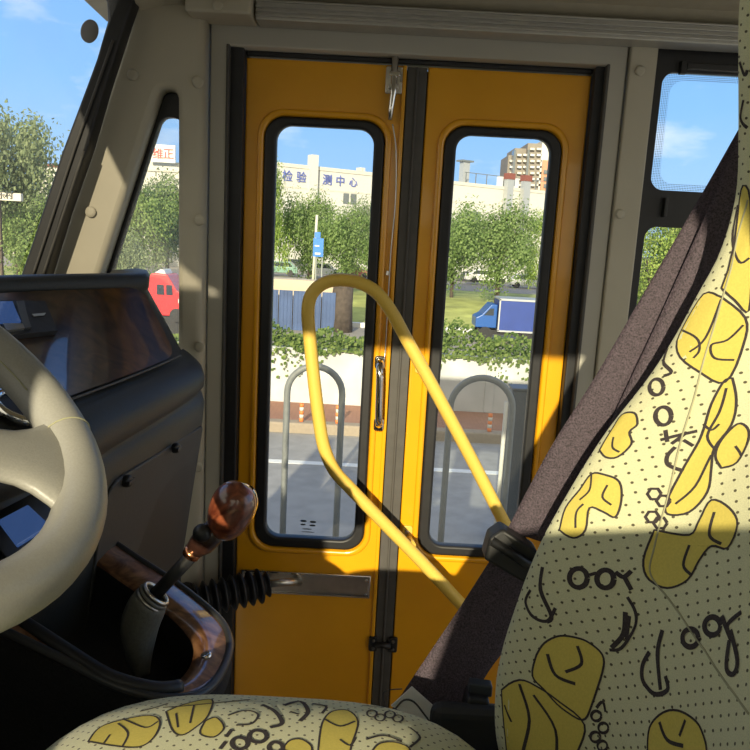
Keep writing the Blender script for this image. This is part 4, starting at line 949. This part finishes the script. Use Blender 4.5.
# red van
vY = 36; p = P(166, 316, vY); vn = thing('van', 'red van seen low through the quarter window', 'van', (p.x, vY, G0))
xa, xb = P(140, 300, vY).x, P(187, 300, vY).x; z0, z1 = P(170, 316, vY).z, P(168, 274, vY).z
def vprof(pts, y0, y1, nm, mm, bv=.05):
    n = len(pts); mb = MB(); mb.add([(x, vY + y0, z) for x, z in pts] + [(x, vY + y1, z) for x, z in pts], [tuple(range(n)), tuple(range(2*n-1, n-1, -1))] + [(i, n+i, n+(i+1) % n, (i+1) % n) for i in range(n)]); return mb.build(nm, mm, vn, bevel=bv)
hv = z1 - z0
vprof([(xa, z0), (xb, z0), (xb, z0 + hv * .45), (xb - .5, z0 + hv * .62), (xb - .95, z1 - .05), (xa + .55, z1), (xa + .15, z0 + hv * .7)], 0, 1.8, 'body', M['red'])
for u0, u1 in ((.36, .52), (.56, .70)): vprof([(xa + (xb - xa) * u0, z0 + hv * .50), (xa + (xb - xa) * u1, z0 + hv * .50), (xa + (xb - xa) * (u1 - .02), z0 + hv * .74), (xa + (xb - xa) * u0, z0 + hv * .74)], -.03, .05, 'side_window', M['carglass'], .01)
vprof([(xb - .42, z0 + hv * .32), (xb - .12, z0 + hv * .32), (xb - .12, z0 + hv * .42), (xb - .42, z0 + hv * .42)], -.03, .05, 'headlamp', M['carw'], .01)
vprof([(xa + .6, z1), (xb - 1.1, z1 - .04), (xb - 1.2, z1 + .17), (xa + .9, z1 + .19)], .3, 1.5, 'roof_rack', M['carw'], .03)
for x in (xa + .5, xb - .5): MB().tube([(x, vY - .05, z0 + .05), (x, vY + .2, z0 + .05)], .33, 14).build('wheel', M['rubber'], vn)
MB().box((xa + .2, vY + .2, G0), (xb - .2, vY + 1.6, z0 + .02)).build('underbody', M['black'], vn)
# street furniture
def pole(px, py0, py1, Y, r_, m, label, nm='lamp_post'):
    a, b_ = P(px[0], py0, Y), P(px[1], py1, Y); return tag(MB().tube([(b_.x, Y, -3.4), (a.x, Y, a.z)], r_, 10).build(nm, m, smooth=True), label, 'pole')
pole((317, 312), 215, 290, 58, .10, M['tag'], 'slim white lamp post among the trees left of the blue sign')
sg = thing('blue_sign', 'blue roadside direction sign on a thin post', 'sign', P(318, 280, 57))
a, b_ = P(313.5, 238, 57), P(323, 257, 57); MB().box((a.x, 57, b_.z), (b_.x, 57.1, a.z)).build('sign_board', M['sign'], sg); MB().box((a.x + .08, 56.96, a.z + .02), (b_.x - .25, 57.06, a.z + .45)).build('sign_top', M['sign'], sg)
MB().box((a.x + .15, 56.97, b_.z + .16), (b_.x - .2, 57.01, b_.z + .30)).box((a.x + .12, 56.97, b_.z + .75), (b_.x - .3, 57.01, b_.z + .85)).build('sign_line', M['tag'], sg)
for px in (316, 322): q_ = P(px, 262, 57.1); MB().tube([(q_.x, 57.2, -3.5), (q_.x, 57.2, a.z)], .05, 8).build('sign_post', M['pipeg'], sg)

# buildings
A = P(262, 168, 98); B = P(600, 199, 131); A.z = B.z = 1.9 + 8.75; ux = (B - A).normalized(); nrm = Vector((ux.y, -ux.x, 0)); Lb = (B - A).length
bd = thing('office_building', 'long cream building with blue rooftop lettering and a tall white pylon', 'building', (A.x, A.y, -3))
def bx(s0, s1, z0, z1, d0, d1, nm, m, par=bd, mb=None):
    q_ = mb or MB(); pts = []
    for z in (z0, z1):
        for s_, d_ in ((s0, d0), (s1, d0), (s1, d1), (s0, d1)): v_ = A + ux * s_ + nrm * d_; pts.append((v_.x, v_.y, z))
    q_.add(pts, [(0, 3, 2, 1), (4, 5, 6, 7), (0, 1, 5, 4), (1, 2, 6, 5), (2, 3, 7, 6), (3, 0, 4, 7)])
    return q_ if mb else q_.build(nm, m, par)
def s_at(px):                                  # distance along the facade for a sight line
    d = ray(px, 180); return (A.x * d.y - A.y * d.x) / (d.x * ux.y - d.y * ux.x)
zr = A.z
bx(0, Lb, -3, zr, 0, -18, 'walls', M['cream']); bx(-.1, Lb, zr - .35, zr + .12, .12, -18, 'parapet', M['tag']); bx(-.02, Lb, zr - 2.9, zr - 2.7, .06, -.1, 'string_course', M['tag'])
s0 = s_at(309); s1 = s_at(315.5); bx(s0, s1, -3, A.z + 1.5, .7, -.6, 'pylon', M['cream'])
for pxs, zt0, hw in (((345, 350.5), 3.7, .7), ((352.5, 358), 3.7, .7), ((372, 379), 5.2, .9), ((472, 478), 4.9, .9), ((479, 484), 4.9, .9), ((525, 529), 6.4, 1.2)):
    bx(s_at(pxs[0] - 1), s_at(pxs[1] - 1), zr - zt0 - hw, zr - zt0 + hw, .08, -.2, 'window', M['win'])
rotm = Matrix((ux, Vector((0, 0, 1)), nrm)).transposed()
for ch, px, sz in (('检', 287, 1.5), ('验', 301, 1.5), ('测', 327, 1.5), ('中', 340, 1.5), ('心', 353, 1.35)):
    l_ = A + ux * s_at(px) + nrm * .1; l_.z = zr - 1.55; text_mesh('letter', ch, sz, M['bluec'], bd, l_, rotm, .06)
# roof plant
s0, s1 = s_at(479), s_at(485.5); bx(s0, s1, zr, zr + 3.6, -4, -5, 'roof_vent', M['pipeg']); bx(s0 - .5, s1 + .5, zr + 3.6, zr + 3.85, -3.7, -5.3, 'vent_cap', M['win'])
for a_, b_ in ((504, 510), (520.5, 527)):
    s0, s1 = s_at(a_), s_at(b_); bx(s0, s1, zr - 4.2, zr + 1.2, 1.0, .1, 'flue', M['pipeg']); bx(s0 - .1, s1 + .1, zr + 1.2, zr + 2.1, 1.1, 0, 'flue_cap', M['redcap'])
for a_ in (502, 518): bx(s_at(a_), s_at(a_ + 3.5), zr, zr + 1.6, -.5, -1.2, 'tank', M['carw'])
rl = MB(); bx(s_at(473), s_at(552), zr + 1.75, zr + 1.86, -2, -2.1, '', None, mb=rl)
for px in (474, 484, 495, 512, 530, 545): bx(s_at(px), s_at(px) + .12, zr, zr + 1.8, -2, -2.1, '', None, mb=rl)
rl.build('roof_railing', M['win'], bd)
for a_, b_ in ((363, 365.5), (366, 368.5)): bx(s_at(a_), s_at(b_), zr, zr + .7, -1, -2, 'roof_box', M['tag'])
# residential tower behind
tw = thing('tower_block', 'tall tan and orange apartment tower rising behind the cream roof', 'building', P(530, 200, 190))
TY = 190
def tb(px0, px1, py, dy, nm, m, th=12, z0=-3): a_, b_ = P(px0, py, TY + dy), P(px1, py, TY + dy); return MB().box((a_.x, TY + dy, z0), (b_.x, TY + dy + th, a_.z)).build(nm, m, tw)
tb(508.5, 516, 155, 3, 'wing', M['tower']); tb(515, 529, 148, 1.5, 'wing', M['tower']); tb(528, 543, 143, 0, 'wing', M['tower']); tb(542.5, 566, 140, -1, 'wing', M['cream']); tb(543, 566, 160, -1.6, 'lower_cladding', M['brick'])
for k in range(9):
    for px0, px1, dy in ((509.5, 514, 2.6), (517, 521, 1.1), (523, 527.5, 1.1), (530, 534, -.4), (536.5, 541, -.4)):
        py = 148 + k * 6.0
        if py < (157 if px0 < 515 else 150 if px0 < 529 else 146): continue
        a_, b_ = P(px0, py, TY + dy), P(px1, py + 2.4, TY + dy); MB().box((a_.x, TY + dy - .6, b_.z), (b_.x, TY + dy + .5, a_.z)).build('balcony', M['pipeg'] if k % 2 else M['tag'], tw)
for px0, px1 in ((514, 516), (527.5, 529.5)):
    a_, b_ = P(px0, 150, TY), P(px1, 150, TY); MB().box((a_.x, TY - .6, -3), (b_.x, TY + 3, a_.z)).build('shaft', M['win'], tw)
for k in range(4): a_, b_ = P(544, 170 + k * 7, TY - 2), P(549, 174 + k * 7, TY - 2); MB().box((a_.x, TY - 2, b_.z), (b_.x, TY - 1.4, a_.z)).build('window', M['win'], tw)
# building with the red-lettered roof board (quarter window) and the pale ones seen through the windscreen
hb_ = thing('sign_building', 'pale building with a white roof board of red characters', 'building', P(160, 200, 88))
a_, b_ = P(130, 160, 88), P(215, 164, 88); MB().box((a_.x, 88, -3), (b_.x, 98, a_.z)).build('walls', M['cream'], hb_); MB().box((a_.x - .2, 87.8, a_.z - 1.1), (b_.x, 88, a_.z - .9)).build('string_course', M['tag'], hb_)
a_, b_ = P(149, 144, 87), P(175, 163, 87); MB().box((a_.x, 87, b_.z), (b_.x, 87.3, a_.z)).build('roof_board', M['carw'], hb_)
Rxz = Matrix.Rotation(R(90), 3, 'X')
for ch, px in (('维', 158), ('正', 168.5)): q_ = P(px, 154.5, 86.95); text_mesh('letter', ch, 1.25, M['redc'], hb_, q_, Rxz, .04)
lb = thing('low_building', 'small pale building with red roof edge beyond the windscreen tree', 'building', P(50, 200, 95)); a_, b_ = P(37, 166, 95), P(70, 176, 95); MB().box((a_.x, 95, -3), (b_.x, 103, a_.z)).build('walls', M['cream'], lb); MB().box((a_.x - .3, 94.7, a_.z), (b_.x + .3, 103.3, a_.z + .3)).build('roof_edge', M['redcap'], lb)
sb_ = thing('white_sign', 'long white sign board with dark characters low in the windscreen', 'sign', P(0, 230, 45)); a_, b_ = P(-50, 187, 45), P(21, 203, 45); MB().box((a_.x, 45, b_.z + .1), (b_.x, 45.3, a_.z - .15)).build('sign_board', M['tag'], sb_); MB().box((a_.x, 45.05, -3.7), (a_.x + .12, 45.25, b_.z + .1)).box((b_.x - 1.4, 45.05, -3.7), (b_.x - 1.28, 45.25, b_.z + .1)).build('sign_leg', M['bark'], sb_)
for ch, px in (('乐', 1), ('村', 9)): text_mesh('letter', ch, .5, M['darkc'], sb_, P(px, 195.5, 44.96), Rxz, .03)

# trees
def crown(seed, n, s, lumps):
    r_ = random.Random(seed); mb = MB()
    cs_ = [(Vector((r_.gauss(0, .2), r_.gauss(0, .2), .55 + r_.uniform(-.28, .30))), r_.uniform(.14, .26)) for _ in range(lumps)] + [(Vector((0, 0, .52)), .32)]
    for i in range(n):
        c, rad = r_.choice(cs_); d = Vector((r_.gauss(0, 1), r_.gauss(0, 1), r_.gauss(0, 1))).normalized(); p = c + d * rad * r_.uniform(.25, 1.05)
        nn_ = (d + Vector((r_.gauss(0, .5), r_.gauss(0, .5), r_.gauss(0, .5) + .3))).normalized(); t = nn_.orthogonal().normalized(); b_ = nn_.cross(t); q_ = s * r_.uniform(.6, 1.3)
        mb.add([p - t * q_, p + b_ * q_ * .75, p + t * q_, p - b_ * q_ * .75], [(0, 1, 2, 3)])
    return mb
def tree_proto(seed, m, n=15000, s=.0135, lumps=26):
    t = bpy.data.objects.new('tree', None); C.objects.link(t)
    crown(seed, n, s, lumps).build('foliage', m, t)
    MB().tube([(0, 0, 0), (.01, 0, .3), (-.01, .01, .62)], [.032, .024, .012], 8).tube([(.01, 0, .3), (.12, .04, .55)], [.014, .006], 6).tube([(0, 0, .33), (-.12, -.03, .6)], [.014, .006], 6).build('trunk', M['bark'], t)
    return t
protos = [tree_proto(3, M['leafa']), tree_proto(11, M['leafb']), tree_proto(23, M['leafc'])]
used = set()
def tree(k, px, pytop, Y, wpx, label, base=None):
    src = protos[k]; t = src if k not in used else copy_tree(src); used.add(k)
    top_ = P(px, pytop, Y); b0 = G0 if Y < 48 else -3.1; h_ = (top_.z - b0) / 1.02; w_ = wpx / 750 * Y
    t.location = (top_.x, Y, b0); t.scale = (w_ / .95, w_ / .95, h_); t.rotation_euler = (0, 0, rnd.uniform(0, 6)); tag(t, label, 'tree', 'roadside trees')
tree(1, 271, 150, 60, 46, 'bright green tree at the left edge of the left door window')
tree(0, 312, 186, 66, 58, 'darker tree behind the blue sign and lamp post')
tree(0, 350, 200, 62, 62, 'round tree before the cream facade, right in the left door window')
tree(2, 378, 190, 72, 50, 'tree behind the door seal beyond the left door window')
tree(0, 458, 203, 64, 62, 'tree at the left edge of the right door window')
tree(0, 505, 196, 60, 82, 'broad round tree in the middle of the right door window')
tree(1, 553, 205, 66, 52, 'bright tree at the right edge of the right door window')
tree(0, 133, 168, 58, 80, 'tree filling the left of the quarter window')
tree(2, 168, 165, 62, 72, 'grey-green tree under the red-lettered board')
tree(2, 118, 225, 44, 60, 'low dusty bush tree behind the red van')
tree(2, 12, 98, 52, 104, 'tall hazy tree behind the windscreen')
tree(2, -60, 80, 56, 110, 'tall hazy tree further left beyond the windscreen')
tree(0, 66, 158, 60, 70, 'green tree right of the tall hazy one, beside the windscreen pillar')
tree(0, 32, 196, 48, 80, 'green tree below the small pale building')
tree(1, 660, 212, 50, 90, 'green tree seen through the lower side window')
tree(0, 720, 205, 54, 100, 'green tree hidden partly by the belt beyond the side window')
